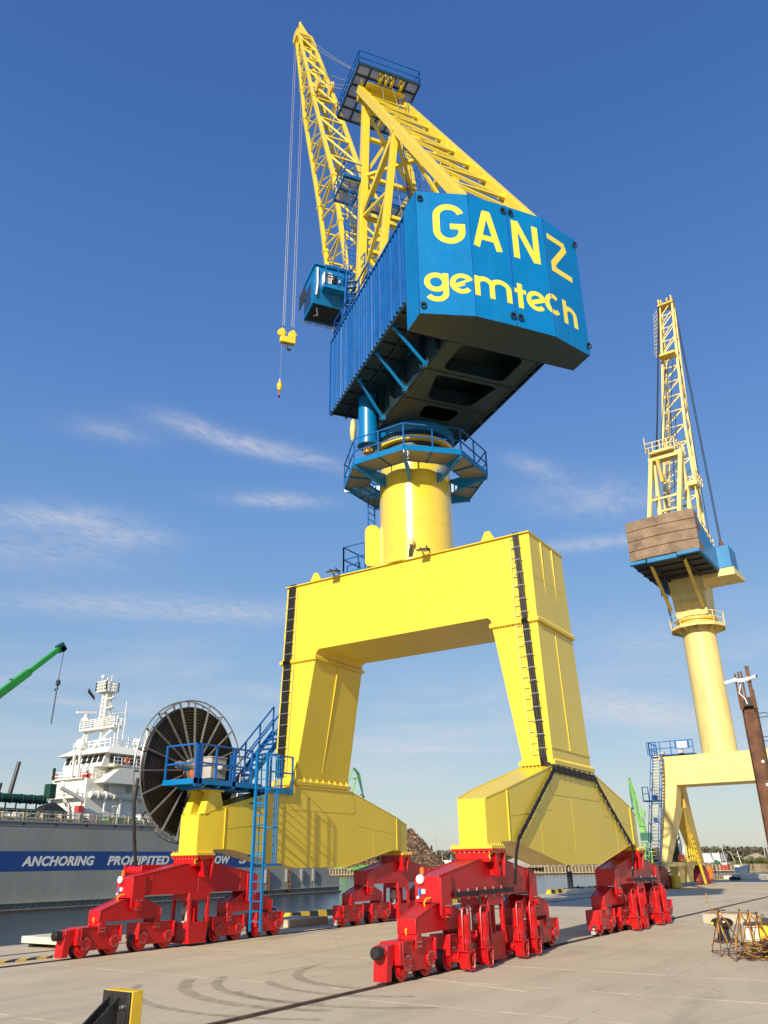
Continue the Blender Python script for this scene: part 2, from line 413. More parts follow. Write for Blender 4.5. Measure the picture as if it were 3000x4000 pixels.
            b.pipe([(mx-.16,my-.16,.42),(mx-.12,my-.16,.10),(mx-.09,my-.16,.06),(mx+.09,my-.16,.06),(mx+.12,my-.16,.10),(mx+.16,my-.16,.42)],.02,8)
            b.build('motor_guard',REDD,BG)
    if front:
        b=MB(T)
        b.box(-4.44,-4.34,-.26,.26,.34,.76)
        b.prism([(-4.44,.74),(-4.74,.72),(-4.78,.06),(-4.58,.06),(-4.56,.30),(-4.40,.5)],'y',-.13,.20)
        b.tube((-4.72,0,.60),(-4.82,0,.60),.14,6)
        b.build('end_plate',RED,BG,bevel=.008)
        b=MB(T); b.lathe([(.10,-4.80),(.125,-4.82),(.125,-5.0),(.10,-5.03),(.02,-5.035)],(0,0,.60),20,axis='x')
        b.build('rubber_buffer',BLACK,BG)
        b=MB(T); b.lathe([(.02,-2.86),(.08,-2.855),(.10,-2.84),(.10,-2.79),(.05,-2.77)],(0,.17,1.95),24,axis='x')
        b.build('alarm_bell',WHITE,BG)
        b=MB(T); b.lathe([(.055,2.05),(.055,2.1),(.05,2.18),(.025,2.21)],(-2.72,.17,0),14); b.build('warning_beacon',ORANGE,BG)
        b=MB(T); b.box(-2.80,-2.76,.18,.24,1.60,1.76); b.build('switch_box',BLUE,BG)
        b=MB(T); b.box(-2.82,-2.76,.06,.14,1.64,1.74); b.sphere((-2.80,.25,1.56),.04); b.build('junction_box',WHITE,BG)
    b=MB(T)
    if front:
        for (x,y,z) in ((-3.5,.02,.92),(-2.78,-.05,1.44)):
            b.pipe([(x-.22,y,z-.06),(x-.26,y,z+.02),(x-.2,y-.02,z+.1),(x-.05,y-.05,z+.12)],.02,6)
        b.pipe([(-.35,-.5,2.5),(-.5,-.52,2.46),(-.46,-.52,2.38),(-.2,-.45,2.4)],.02,6)
    else:
        b.pipe([(4.1,-.02,.76),(4.32,-.05,.70),(4.38,-.05,.45),(4.30,-.05,.25),(4.36,-.05,.1)],.02,6)
        b.pipe([(3.4,.02,.9),(3.62,.02,.86),(3.66,0,.98),(3.4,-.05,1.02)],.02,6)
    b.build('grease_hose',YGLOVE,BG)
    if not front:
        b=MB(T); b.box(4.35,4.40,-.2,.2,.2,.74); b.build('end_plate',RED,BG); b=MB(T); b.box(4.40,4.50,-.06,.08,.06,.16); b.sphere((4.46,0,.21),.045); b.build('end_sensor',GREYP,BG)
    return BG
L2=6.19
bogie(-L2,-5.25,1,True,True); bogie(L2,-5.25,-1,False,True); bogie(-L2,5.25,1,True,False); bogie(L2,5.25,-1,False,False)
# ================================================================= column, walkway ring, cables, reel, ladder
b=MB(); b.lathe([(1.72,13.18),(1.72,13.25),(1.54,13.26),(1.54,14.9),(1.546,14.91),(1.54,14.92),(1.53,16.9),(1.53,18.30)],n=96)
CO=b.build('column',YELC,CR,ang=25)
b=MB()
for i in range(60):
    a=2*PI*i/60; b.tube((1.64*math.cos(a),1.64*math.sin(a),13.2),(1.64*math.cos(a),1.64*math.sin(a),13.31),.025,6)
b.build('base_bolt',PALED,CO)
# slewing ring stack
b=MB(); b.lathe([(1.50,18.54),(1.70,18.56),(1.72,18.72),(1.55,18.74)],n=96); SR=b.build('slewing_ring',YELC,CR)
b=MB(); b.lathe([(1.48,18.30),(1.50,18.31),(1.50,18.54)],n=64); b.build('ring_gear',BLUED,SR); b=MB(); b.lathe([(1.4,18.74),(1.56,18.745),(1.56,18.95)],n=72); b.build('bearing',BLUER,SR)
b=MB()
for i in range(72):
    a=2*PI*i/72; b.tube((1.62*math.cos(a),1.62*math.sin(a),18.72),(1.62*math.cos(a),1.62*math.sin(a),18.94),.034,6)
b.build('ring_bolt',DARKST,SR)
# oval door, landing
b=MB()
ang=math.radians(128)
ca,sa=math.cos(ang),math.sin(ang)
# door leaf stands open, hinged at the column's left side
def DT(u,t,z): # u along radial out, t thickness along tangent
    return (ca*(1.50+u)-sa*t, sa*(1.50+u)+ca*t, z)
b=MB(DT); N=14; pol=[(.03,13.55),(.03,14.95)]+[(.345-.315*math.cos(PI*i/N),14.95+.31*math.sin(PI*i/N)) for i in range(1,N)]+[(.66,14.95),(.66,13.55),(.55,13.44),(.14,13.44)]
b.prism(pol,'y',-.03,.03)
DR=b.build('column_door',YEL,CR)
b=MB(DT); b.box(.5,.53,-.06,-.03,14.0,14.2); b.box(.5,.53,-.06,-.03,14.6,14.8); b.build('door_handle',PALED,DR)
b=MB(); b.box(-1.3,.9,1.75,2.85,13.20,13.42); LD=b.build('landing',BLUE,CR,bevel=.01)
b=MB(); b.rail([(-1.28,1.75,13.42),(-1.28,2.83,13.42),(.88,2.83,13.42)],1.1,1.0); b.rail([(-.1,2.83,13.2),(-.1,3.5,13.18)],1.0,.6); b.build('railing',BLUER,LD)
# walkway ring
b=MB(); Rn=3.11; angs=[math.radians(23.0+45*i) for i in range(8)]
oct_=[(Rn*math.cos(a),Rn*math.sin(a)) for a in angs]; oin=[(2.02*math.cos(a),2.02*math.sin(a)) for a in angs]
op=range(8)
dk=MB()
for i in range(8):
    j=(i+1)%8
    dk.hexa([(*oct_[i],17.33),(*oct_[j],17.33),(*oin[j],17.33),(*oin[i],17.33)],[(*oct_[i],17.36),(*oct_[j],17.36),(*oin[j],17.36),(*oin[i],17.36)])
WK=dk.build('ring_walkway',GRATED,CR,smooth=False)
for i in range(8):
    j=(i+1)%8
    b.beam((*oct_[i],17.40),(*oct_[j],17.40),.03,.24,ext=.012); b.beam((*oin[i],17.36),(*oin[j],17.36),.03,.10,ext=.012)
    m=((oct_[i][0]+oct_[j][0])/2,(oct_[i][1]+oct_[j][1])/2); mi=((oin[i][0]+oin[j][0])/2,(oin[i][1]+oin[j][1])/2)
    b.beam((*m,17.29),(*mi,17.29),.03,.07)
b.build('deck_frame',BLUE,WK)
b=MB(); b.rail([(x,y,17.36) for x,y in oct_],1.12,1.15,closed=True,toe=0); b.build('railing',BLUER,WK)
for i in range(8):
    a=angs[i]; b=MB()
    b.hexa([(Rn*math.cos(a)-.02*math.sin(a),Rn*math.sin(a)+.02*math.cos(a),17.28),(1.5*math.cos(a)-.02*math.sin(a),1.5*math.sin(a)+.02*math.cos(a),17.28),(1.5*math.cos(a)-.02*math.sin(a),1.5*math.sin(a)+.02*math.cos(a),16.62),(1.72*math.cos(a)-.02*math.sin(a),1.72*math.sin(a)+.02*math.cos(a),16.75),(Rn*math.cos(a)-.02*math.sin(a),Rn*math.sin(a)+.02*math.cos(a),17.15)],
           [(Rn*math.cos(a)+.02*math.sin(a),Rn*math.sin(a)-.02*math.cos(a),17.28),(1.5*math.cos(a)+.02*math.sin(a),1.5*math.sin(a)-.02*math.cos(a),17.28),(1.5*math.cos(a)+.02*math.sin(a),1.5*math.sin(a)-.02*math.cos(a),16.62),(1.72*math.cos(a)+.02*math.sin(a),1.72*math.sin(a)-.02*math.cos(a),16.75),(Rn*math.cos(a)+.02*math.sin(a),Rn*math.sin(a)-.02*math.cos(a),17.15)])
    b.beam((3.0*math.cos(a),3.0*math.sin(a),17.15),(1.66*math.cos(a),1.66*math.sin(a),16.68),.16,.02)
    b.build('bracket',BLUE,WK)
# ladder behind the column, up to the ring
def ladder(b,p,q,w,side,n=None,r=.03,rung=.018):
    p=Vector(p);q=Vector(q);s_=Vector(side).normalized()*w/2; up=(q-p).normalized()
    b.beam(p-s_,q-s_,r*1.6,r,up=side); b.beam(p+s_,q+s_,r*1.6,r,up=side)
    n=n or int((q-p).length/.3)
    for i in range(1,n):
        c=p.lerp(q,i/n); b.tube(c-s_,c+s_,rung,6)
    return s_
b=MB(); ladder(b,(-.4,2.0,13.4),(-.4,2.0,17.4),.5,(1,0,0)); b.build('column_ladder',BLUER,CR)
# odd bits on the beam and column: floodlights, cable tail
for y in (-1.55,2.75):
    b=MB(); b.beam((-1.62,y,13.2),(-1.95,y,13.42),.035,.035); b.beam((-1.62,y+.28,13.2),(-1.95,y+.28,13.42),.035,.035); b.beam((-1.62,y,13.36),(-1.62,y+.28,13.36),.05)
    b.prism([(-2.16,13.20),(-1.72,13.33),(-1.73,13.37),(-2.17,13.25)],'y',y-.04,y+.32); FLT=b.build('floodlight',DARKST,CR)
    b=MB(); b.prism([(-2.13,13.19),(-1.75,13.303),(-1.752,13.318),(-2.132,13.205)],'y',y-.01,y+.29); b.build('lamp_glass',GREYP,FLT)
b=MB(); b.pipe([(-1.52,-.65,13.85),(-1.58,-.66,13.7),(-1.6,-.62,13.5),(-1.58,-.6,13.26)],.06,8); b.build('cable_tail',BLACK,CR)
b=MB(); b.lathe([(.03,13.72),(.11,13.76),(.13,13.9),(.09,14.02),(.02,14.06)],(-1.56,-.67,0),12); b.build('cable_sleeve',PALE,CR)
# cable runs
def cable_run(paths_pts, off, n=5, r=.036, clamp_dir=None, rungs=True, cw=.12, sag=.004):
    b=MB()
    P=[Vector(p) for p in paths_pts]; o=Vector(off)
    for k in range(n):
        sh=o*((k-(n-1)/2)*r*1.95)
        pp=[]
        for i in range(len(P)-1):
            m=max(1,int((P[i+1]-P[i]).length/.45))
            for j in range(m): pp.append(P[i].lerp(P[i+1],j/m)+sh+Vector((random.uniform(-1,1),random.uniform(-1,1),0))*.008)
        pp.append(P[-1]+sh)
        b.pipe(pp,r,6)
    C=b.build('cable_run',CABLE,CR)
    b=MB()
    for i in range(len(P)-1):
        L=(P[i+1]-P[i]).length; m=int(L/.42)
        for j in range(m):
            c=P[i].lerp(P[i+1],(j+.5)/m)
            wd=n*r+cw/2
            b.beam(c-o*wd-Vector((0.03,.0,0)),c+o*wd-Vector((0.03,0,0)),.03,.02)
    if len(b.v): b.build('cable_clamp',GALV,C)
    return C
xf=lambda z:-hd(z)-.07
cable_run([(-1.3,-5.05,13.24),(-1.62,-5.08,13.22),(xf(12.9),-5.10,12.9),(xf(9.98),-5.22,9.98),(xf(9.9)-.1,-5.22,9.9),(xf(9.8),-5.23,9.8),(xf(5.4),-5.47,5.4),(-1.95,-5.55,5.1)],(0,1,0),4,.03)
cable_run([(-1.3,5.20,13.24),(-1.62,5.25,13.22),(xf(12.9),5.27,12.9),(xf(9.98),5.33,9.98),(xf(9.9)-.1,5.33,9.9),(xf(9.8),5.34,9.8),(xf(5.4),5.45,5.4)],(0,1,0),5,.036)
cable_run([(-1.95,-5.60,5.1),(-1.98,-5.86,4.95),(1.75,-5.86,4.9)],(0,0,1),4,.03)
cable_run([(-1.98,-5.87,4.95),(-2.3,-5.88,4.7),(-5.05,-5.88,2.85),(-5.12,-5.82,2.5),(-5.15,-5.72,1.75)],(.55,0,-.83),2,.034)
cable_run([(1.75,-5.87,4.9),(2.1,-5.88,4.6),(5.0,-5.88,2.75),(5.05,-5.82,2.4),(5.1,-5.72,1.75)],(.6,0,.8),2,.034)
for sx in (1,-1):
    xs=-6.19*sx
    cable_run([(xs+1.05*sx,-5.66,1.62),(xs-2.2*sx,-5.66,1.60)],(0,0,1),2,.03)
    cable_run([(xs+(-1.05)*sx,-5.68,1.6),(xs-1.12*sx,-5.75,1.45),(xs-1.12*sx,-5.8,1.2)],(0,1,0),1,.03)
b=MB()
for y,x0 in ((-4.93,0),(5.12,0)):
    pass
for i in range(22):      # cable ladder rungs beside the bundles
    z=13.0-i*.36
    f=0 if z>9.9 else (9.9-z)*.053
    b.beam((xf(z)+.03,-4.86-f,z),(xf(z)+.03,-5.05-f,z),.03,.02)
    b.beam((xf(z)+.03,5.10+f*.6,z),(xf(z)+.03,5.02+f*.6,z),.03,.02)
for z0,z1 in ((13.0,10.0),(9.8,5.5)):
    f0=0 if z0>9.9 else .005; f1=0 if z1>9.9 else .23
    b.beam((xf(z0)+.03,-4.86-f0,z0),(xf(z1)+.03,-4.86-f1,z1),.03,.04); b.beam((xf(z0)+.03,5.02+f0*.6,z0),(xf(z1)+.03,5.02+f1*.6,z1),.03,.04)
b.build('cable_tray',PALE,CR)
# ---------------------------------------------------------------- cable reel
RC=(-5.62,6.35,5.42)
b=MB()
for y in (-.16,.16):
    b.ring((RC[0],RC[1]+y,RC[2]),2.42,.026,'y',72,6)
RL=b.build('cable_reel',SPOKE,CR)
for y in (-.17,.17):
    for i in range(20):
        b=MB()
        a=2*PI*i/20+.08; c,s_=math.cos(a),math.sin(a)
        b.beam((RC[0]+.38*c,RC[1]+y,RC[2]+.38*s_),(RC[0]+2.41*c,RC[1]+y,RC[2]+2.41*s_),.055,.045,up=(0,1,0))
        b.beam((RC[0]+.38*c,RC[1]+y-.03,RC[2]+.38*s_),(RC[0]+2.41*c,RC[1]+y-.03,RC[2]+2.41*s_),.02,.04,up=(0,1,0))
        if y<0 and i%2: b.beam((RC[0]+2.41*c,RC[1]-.16,RC[2]+2.33*s_),(RC[0]+2.41*c,RC[1]+.16,RC[2]+2.41*s_),.035)
        b.build('reel_spoke',SPOKE,RL)
b=MB()
for k in range(13):
    r=.92+k*.103
    b.ring((RC[0],RC[1]+.06,RC[2]),r,.055,'y',72,8); b.ring((RC[0],RC[1]-.06,RC[2]),r,.053,'y',72,8)
b.lathe([(.85,-.07),(2.19,-.07),(2.19,.09),(.85,.09)],RC,72,'y')
b.build('coiled_cable',CABLE,RL)
b=MB(); b.lathe([(.42,-.24),(.42,.35),(.1,.36)],RC,24,'y'); b.lathe([(.1,-.42),(.25,-.40),(.25,-.2),(.1,-.18)],RC,24,'y'); b.lathe([(.84,-.03),(.86,.1),(.84,.2)],RC,40,'y'); b.build('reel_hub',GREYP,RL)
b=MB(); b.lathe([(.1,-.62),(.30,-.60),(.40,-.54),(.40,-.40),(.22,-.34),(.22,-.2),(.1,-.18)],(RC[0],RC[1],RC[2]-.08),20,'y')
for i in range(8):
    a=2*PI*i/8; b.tube((RC[0]+.26*math.cos(a),RC[1]-.56,RC[2]-.08+.26*math.sin(a)),(RC[0]+.26*math.cos(a),RC[1]-.64,RC[2]-.08+.26*math.sin(a)),.03,6)
b.box(RC[0]-.2,RC[0]+.2,RC[1]-.55,RC[1]-.4,4.95,5.3)
b.build('gearbox',ORANGE,RL)
b=MB(); b.box(-5.98,-5.25,4.98,5.68,5.06,5.74); b.box(-6.01,-5.22,4.95,5.71,5.74,5.78); b.tube((-5.55,4.98,5.42),(-5.55,4.72,5.42),.12,14); b.box(-5.9,-5.3,5.05,5.6,4.90,5.06); b.build('slip_ring_box',GREYP,RL,bevel=.012)
b=MB(); b.tube((-6.95,5.55,5.45),(-6.45,5.55,5.42),.14,12); b.tube((-7.05,5.55,5.45),(-6.95,5.55,5.45),.11,12); b.tube((-6.45,5.55,5.42),(-6.0,5.55,5.42),.09,10); b.build('reel_motor',STEEL,RL)
b=MB(); pts=[(-7.93,RC[1]+.02,5.0),(-7.98,RC[1]+.02,4.2),(-7.85,RC[1]+.0,3.2),(-7.72,RC[1]-.05,2.4),(-7.6,6.2,1.8)]; b.pipe(pts,.055,8); b.build('hanging_cable',CABLE,RL)
# cable guide on the bogie below
b=MB(); b.box(-8.05,-7.2,5.62,5.68,1.9,2.35); b.box(-8.05,-7.2,6.4,6.46,1.9,2.35); b.tube((-7.9,5.66,2.2),(-7.9,6.42,2.2),.12,12); b.tube((-7.4,5.66,2.2),(-7.4,6.42,2.2),.12,12); b.box(-8.1,-7.1,5.5,6.46,1.78,1.9); b.build('cable_guide',RED,CR,bevel=.008)
# support brackets + platform
for q in (4.95,5.62):
    b=MB()
    for x in (-5.95,-5.35): pass
    b.hexa([(-6.35,q-.18,3.88),(-5.45,q-.18,4.05),(-5.45,q+.18,4.05),(-6.35,q+.18,3.88)],[(-6.1,q-.12,4.62),(-5.6,q-.12,4.62),(-5.6,q+.12,4.62),(-6.1,q+.12,4.62)])
    b.box(-6.2,-5.5,q-.2,q+.2,4.61,4.66)
    b.build('reel_support',YEL,CR)
b=MB(); b.box(-7.15,-3.9,4.5,5.95,4.80,4.86)
b.box(-7.15,-3.9,4.47,4.52,4.78,4.95); b.box(-7.2,-7.13,4.47,5.98,4.78,4.95); b.box(-7.15,-3.9,5.93,5.98,4.78,4.95); b.box(-3.9,-2.0,4.6,5.98,4.80,4.86); b.box(-3.9,-2.0,4.57,4.62,4.70,4.90)
for x in (-6.6,-5.9,-5.3,-4.5): b.prism([(4.5,4.80),(5.95,4.80),(5.75,4.68),(4.75,4.68)],'x',x-.05,x+.05)
b.box(-6.6,-4.4,4.8,5.7,4.66,4.72)
PF=b.build('reel_platform',BLUE,CR)
b=MB(); b.rail([(-4.45,4.5,4.9),(-7.13,4.5,4.9)],1.15,.9,.026); b.rail([(-7.13,4.5,4.9),(-7.13,5.95,4.9)],1.15,1.4,.026)
for p in ((-7.13,4.5),(-6.95,4.5),(-5.35,4.5)): b.box(p[0]-.07,p[0]+.07,p[1]-.03,p[1]+.03,4.7,6.03)
b.rail([(-3.3,4.6,4.9),(-2.05,4.6,4.9)],1.15,.6,.026); b.rail([(-4.0,5.95,4.9),(-2.9,5.95,4.9)],1.15,1.0,.026)
b.build('railing',BLUER,PF)
b=MB()                                                     # stairs up the leg's outer side
x0,z0,x1,z1=-3.3,4.9,-.9,7.3
for y in (5.95,6.65):
    b.beam((x0,y,z0),(x1,y,z1),.05,.2)
    b.beam((x0,y,z0+1.05),(x1,y,z1+1.05),.05); b.beam((x0,y,z0+.55),(x1,y,z1+.55),.04)
    for t in (0.02,.34,.67,1): b.beam((x0+(x1-x0)*t,y,z0+(z1-z0)*t),(x0+(x1-x0)*t,y,z0+(z1-z0)*t+1.05),.05)
for i in range(11):
    t=(i+.5)/11; b.box(x0+(x1-x0)*t-.12,x0+(x1-x0)*t+.12,5.96,6.64,z0+(z1-z0)*t-.02,z0+(z1-z0)*t+.02)
b.box(-.9,1.6,5.9,6.7,7.26,7.32)
b.build('stairs',BLUER,PF)
b=MB()
lx,ly=-4.2,4.22
ladder(b,(lx,ly,.28),(lx,ly,6.0),.46,(0,1,0),r=.05,rung=.02)
for z in (2.3,3.5,4.75,5.95):
    b.ring((lx+.36,ly,z),.37,.02,'z',18,5,a0=-PI*.62,a1=PI*.62); b.beam((lx,ly-.25,z),(lx+.1,ly-.33,z),.04); b.beam((lx,ly+.25,z),(lx+.1,ly+.33,z),.04)
for a in (-1.5,-.75,0,.75,1.5):
    b.beam((lx+.36+.37*math.cos(a),ly+.37*math.sin(a),2.3),(lx+.36+.37*math.cos(a),ly+.37*math.sin(a),5.95),.03)
b.box(lx-.07,lx+.02,ly+.2,ly+.28,1.2,6.05); b.box(lx-.05,lx+.8,ly-.4,ly-.36,2.26,2.34)
for z in (2.6,4.3): b.beam((lx,ly+.23,z),(lx,4.7,z),.05); b.beam((lx,ly-.23,z),(lx,4.7,z-.01),.05)
b.build('caged_ladder',BLUE,PF)
# ================================================================= slewing part (frame b = back, h = left, z)
TH=.966; CT,ST=math.cos(TH),math.sin(TH)
S=lambda b,h,z:(-b*CT-h*ST,-b*ST+h*CT,z)
def SM(): return MB(S)
# slewing platform: neck plate with three openings, side webs, drum
b=SM()
zb0,zb1=19.325,19.365
ops=[(7.18,5.56,1.30,1.30),(5.14,3.43,1.32,.95),(2.98,2.0,.80,.70)]
edges=[7.19]+[v for o in ops for v in (o[0],o[1])]+[.85]
def hw(bb): return 1.95
prev=7.19
for o in ops:
    if prev-o[0]>.02: b.hexa([(prev,-1.95,zb0),(prev,1.95,zb0),(o[0],1.95,zb0),(o[0],-1.95,zb0)],[(prev,-1.95,zb1),(prev,1.95,zb1),(o[0],1.95,zb1),(o[0],-1.95,zb1)])
    for s in (1,-1):
        q=[(o[0],s*1.95),(o[0],s*o[2]),(o[1],s*o[3]),(o[1],s*1.95)]
        b.hexa([(x,y,zb0) for x,y in q],[(x,y,zb1) for x,y in q])
        for (bb,hh_,sg) in ((o[0],o[2],-1),(o[1],o[3],1)):
            g=[(bb,s*hh_),(bb,s*(hh_-.22)),(bb+sg*.07,s*(hh_-.07)),(bb+sg*.22,s*hh_)]
            b.hexa([(x,y,zb0+.001) for x,y in g],[(x,y,zb1-.001) for x,y in g])
    prev=o[1]
b.hexa([(prev,-1.95,zb0),(prev,1.95,zb0),(-1.6,1.7,zb0),(-1.6,-1.7,zb0)],[(prev,-1.95,zb1),(prev,1.95,zb1),(-1.6,1.7,zb1),(-1.6,-1.7,zb1)])
b.box(-1.6,7.19,-1.86,1.86,20.70,20.78)
for s in (1,-1):
    b.box(-1.2,7.19,s*1.88-.02,s*1.88+.02,19.29,20.8)
    for x in (1.2,2.4,3.6,5.3,6.6): b.box(x-.015,x+.015,min(s*1.9,s*2.12),max(s*1.9,s*2.12),19.29,20.8)
b.box(5.32,5.36,-1.86,1.86,19.29,20.1); b.box(3.2,3.24,-1.86,1.86,19.29,20.1); b.box(.9,.94,-1.86,1.86,19.29,20.7)
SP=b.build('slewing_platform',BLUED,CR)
b=MB(); b.lathe([(1.70,18.95),(1.74,18.96),(1.80,19.32)],n=72); b.build('drum',BLUE,SP)
b=SM(); b.lathe([(.2,18.42),(.42,18.44),(.42,20.80)],(.4,2.30,0),28); b.lathe([(.2,18.40),(.47,18.41),(.47,18.5),(.3,18.5)],(.4,2.30,0),28); SMO=b.build('slewing_motor',BLUE,SP,ang=30)
b=SM()
b.lathe([(.05,18.08),(.2,18.09),(.2,18.4)],(.4,2.30,0),20)
for i in range(12):
    a=2*PI*i/12; b.tube((.4+.2*math.cos(a),2.30+.2*math.sin(a),18.1),(.4+.2*math.cos(a),2.30+.2*math.sin(a),18.38),.025,6)
b.build('pinion',paint('brass_gear',(.6,.35,.1),.35,.1,9,metal=.6),SMO)
b=SM(); b.lathe([(.02,18.9),(.10,19.0),(.14,19.5),(.10,19.9),(.03,20.0)],(-.25,2.75,0),10); b.build('cable_sack',PALE,SP)
for bo,bi in ((5.52,5.5),(3.75,3.62),(1.75,1.25)):
    b=SM(); b.tube((bo,3.25,20.74),(bi,1.97,19.4),.07,10); b.box(bo-.08,bo+.08,3.1,3.3,20.66,20.80); b.box(bi-.09,bi+.09,1.9,2.05,19.3,19.5); b.build('floor_strut',BLUE,SP)
# machine house
b=SM()
b0,b1,H=-1.47,7.185,3.44
b.box(b0,b1,-H,H-.06,20.83,20.90); b.box(b0,b1,-H,H-.06,24.56,24.62); b.box(b0,b0+.06,-H,H-.06,20.9,24.56); b.box(b0,b1,-H,-H+.06,20.9,24.56)
MH=b.build('machine_house',BLUE,CR)
b=SM(); n=30; pitch=(b1-b0)/n; pf=[]
for i in range(n):
    x=b0+i*pitch; d_=random.uniform(-.03,.03); v_=random.uniform(.09,.13); pf+=[(x,H-v_),(x+pitch*(.40+d_),H-v_),(x+pitch*(.50+d_),H-random.uniform(0,.015)),(x+pitch*.88,H-random.uniform(0,.02))]
pf.append((b1,H-.12))
pts=[];F=[]
for x,h in pf: pts+=[(x,h,20.83),(x,h,24.62)]
for i in range(len(pf)-1): F.append((2*i,2*i+2,2*i+3,2*i+1))
b.add(pts,F)
CW=b.build('corrugated_wall',BLUEW,MH,smooth=False)
b=SM(); b.box(b0-.02,b1,H-.09,H+.02,24.60,24.68); b.box(b0-.03,b0+.05,H-.09,H+.012,20.8,24.6); b.box(b0-.02,b1,-H,H-.1,24.62,24.66)
b.build('roof_trim',BLUER,MH)
b=SM()
for x in [b0+.15+i*.96 for i in range(10)]: b.box(x-.03,x+.03,-3.38,-1.95,20.72,20.826); b.box(x-.03,x+.03,1.95,3.40,20.72,20.826)
for h in (-3.36,-2.66,2.66,3.36): b.box(b0,b1,h-.03,h+.03,20.69,20.82)
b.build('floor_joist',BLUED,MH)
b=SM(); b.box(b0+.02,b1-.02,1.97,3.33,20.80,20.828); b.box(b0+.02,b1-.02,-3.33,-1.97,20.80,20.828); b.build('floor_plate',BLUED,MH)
b=SM(); b.rail([(b0+.1,3.3,24.66),(3.1,3.3,24.66)],1.1,1.1,.025); b.rail([(b0+.1,3.3,24.66),(b0+.1,1.2,24.66)],1.1,1.0,.025); b.build('roof_railing',BLUER,MH)
# counterweight
PLAN=[(8.249,3.45),(8.798,1.59),(8.819,0),(8.798,-1.59),(8.249,-3.45)]
ZT,ZB=24.83,19.345
b=SM(); b.prism([(7.19,3.45)]+PLAN+[(7.19,-3.45)],'z',ZB,ZT)
b.prism([(7.2,3.40)]+[(p-.06,h*.985) for p,h in PLAN]+[(7.2,-3.40)],'z',ZT,ZT+.02)
CWT=b.build('counterweight',BLUE,CR,bevel=.01,smooth=False)
b=SM()
b.box(8.815,8.832,-.035,.035,ZB,ZT)
for p,h in ((8.798,1.59),(8.798,-1.59)): b.box(p-.01,p+.015,h-.012,h+.012,ZB,ZT+.03); b.box(p,p+.03,h-.02,h+.02,ZT-.35,ZT+.05)
for h in (3.45,-3.45): b.box(8.23,8.262,h-.012,h+.012,ZB,ZT)
b.build('plate_seam',BLUER,CWT)
b=SM(); b.box(7.6,8.82,-.012,.012,ZB-.006,ZB+.01); b.build('bottom_seam',DARKST,CWT)
b=SM(); b.prism([(7.2,3.42)]+[(p-.02,h*.995) for p,h in PLAN]+[(7.2,-3.42)],'z',ZB-.004,ZB+.02); b.build('underside_shade',BLUED,CWT)  # thin sheet added to carry the underside's shade as dark colour
UU=[0]
for i in range(4): UU.append(UU[-1]+math.hypot(PLAN[i+1][0]-PLAN[i][0],PLAN[i+1][1]-PLAN[i][1]))
def UW(u,z,off):
    i=min(3,max(0,next((k for k in range(4) if u<=UU[k+1]),3)))
    t=(u-UU[i])/(UU[i+1]-UU[i]); A,B=PLAN[i],PLAN[i+1]
    d=((B[0]-A[0])/(UU[i+1]-UU[i]),(B[1]-A[1])/(UU[i+1]-UU[i])); nx=(-d[1],d[0])
    return (A[0]+(B[0]-A[0])*t+nx[0]*off, A[1]+(B[1]-A[1])*t+nx[1]*off, z)
def stroke(b,pts,w,F=UW,closed=False,o0=-.004,o1=.007,butt=None):
    P=[Vector((x,y)) for x,y in pts]; L=[];R=[]; n=len(P)
    for i in range(n):
        a=(P[i]-P[i-1]) if (i or closed) else None; c=(P[(i+1)%n]-P[i]) if (i<n-1 or closed) else None
        a=a.normalized() if a else c.normalized(); c=c.normalized() if c else a
        m=(a+c).normalized(); nr=Vector((-m.y,m.x)); k=1/max(.35,nr.dot(Vector((-a.y,a.x))))
        L.append(P[i]+nr*w/2*k); R.append(P[i]-nr*w/2*k)
    if butt=='h':
        for i in (0,-1): L[i].y=R[i].y=P[i].y
        # keep horizontal cuts
        d0=(P[1]-P[0]); L[0].x=P[0].x+ (L[0]-P[0]).x; 
    m=n if closed else n-1
    for i in range(m):
        j=(i+1)%n
        seg=max(1,int((P[j]-P[i]).length/.35))
        for k in range(seg):
            q=[L[i].lerp(L[j],k/seg),L[i].lerp(L[j],(k+1)/seg),R[i].lerp(R[j],(k+1)/seg),R[i].lerp(R[j],k/seg)]
            b.hexa([F(p.x,p.y,o0) for p in q],[F(p.x,p.y,o1) for p in q])
def arc(cx,cy,rx,ry,a0,a1,n=16): return [(cx+rx*math.cos(math.radians(a0+(a1-a0)*i/n)),cy+ry*math.sin(math.radians(a0+(a1-a0)*i/n))) for i in range(n+1)]
u1,u2,u3=UU[1],UU[2],UU[3]
W,w=.25,.2
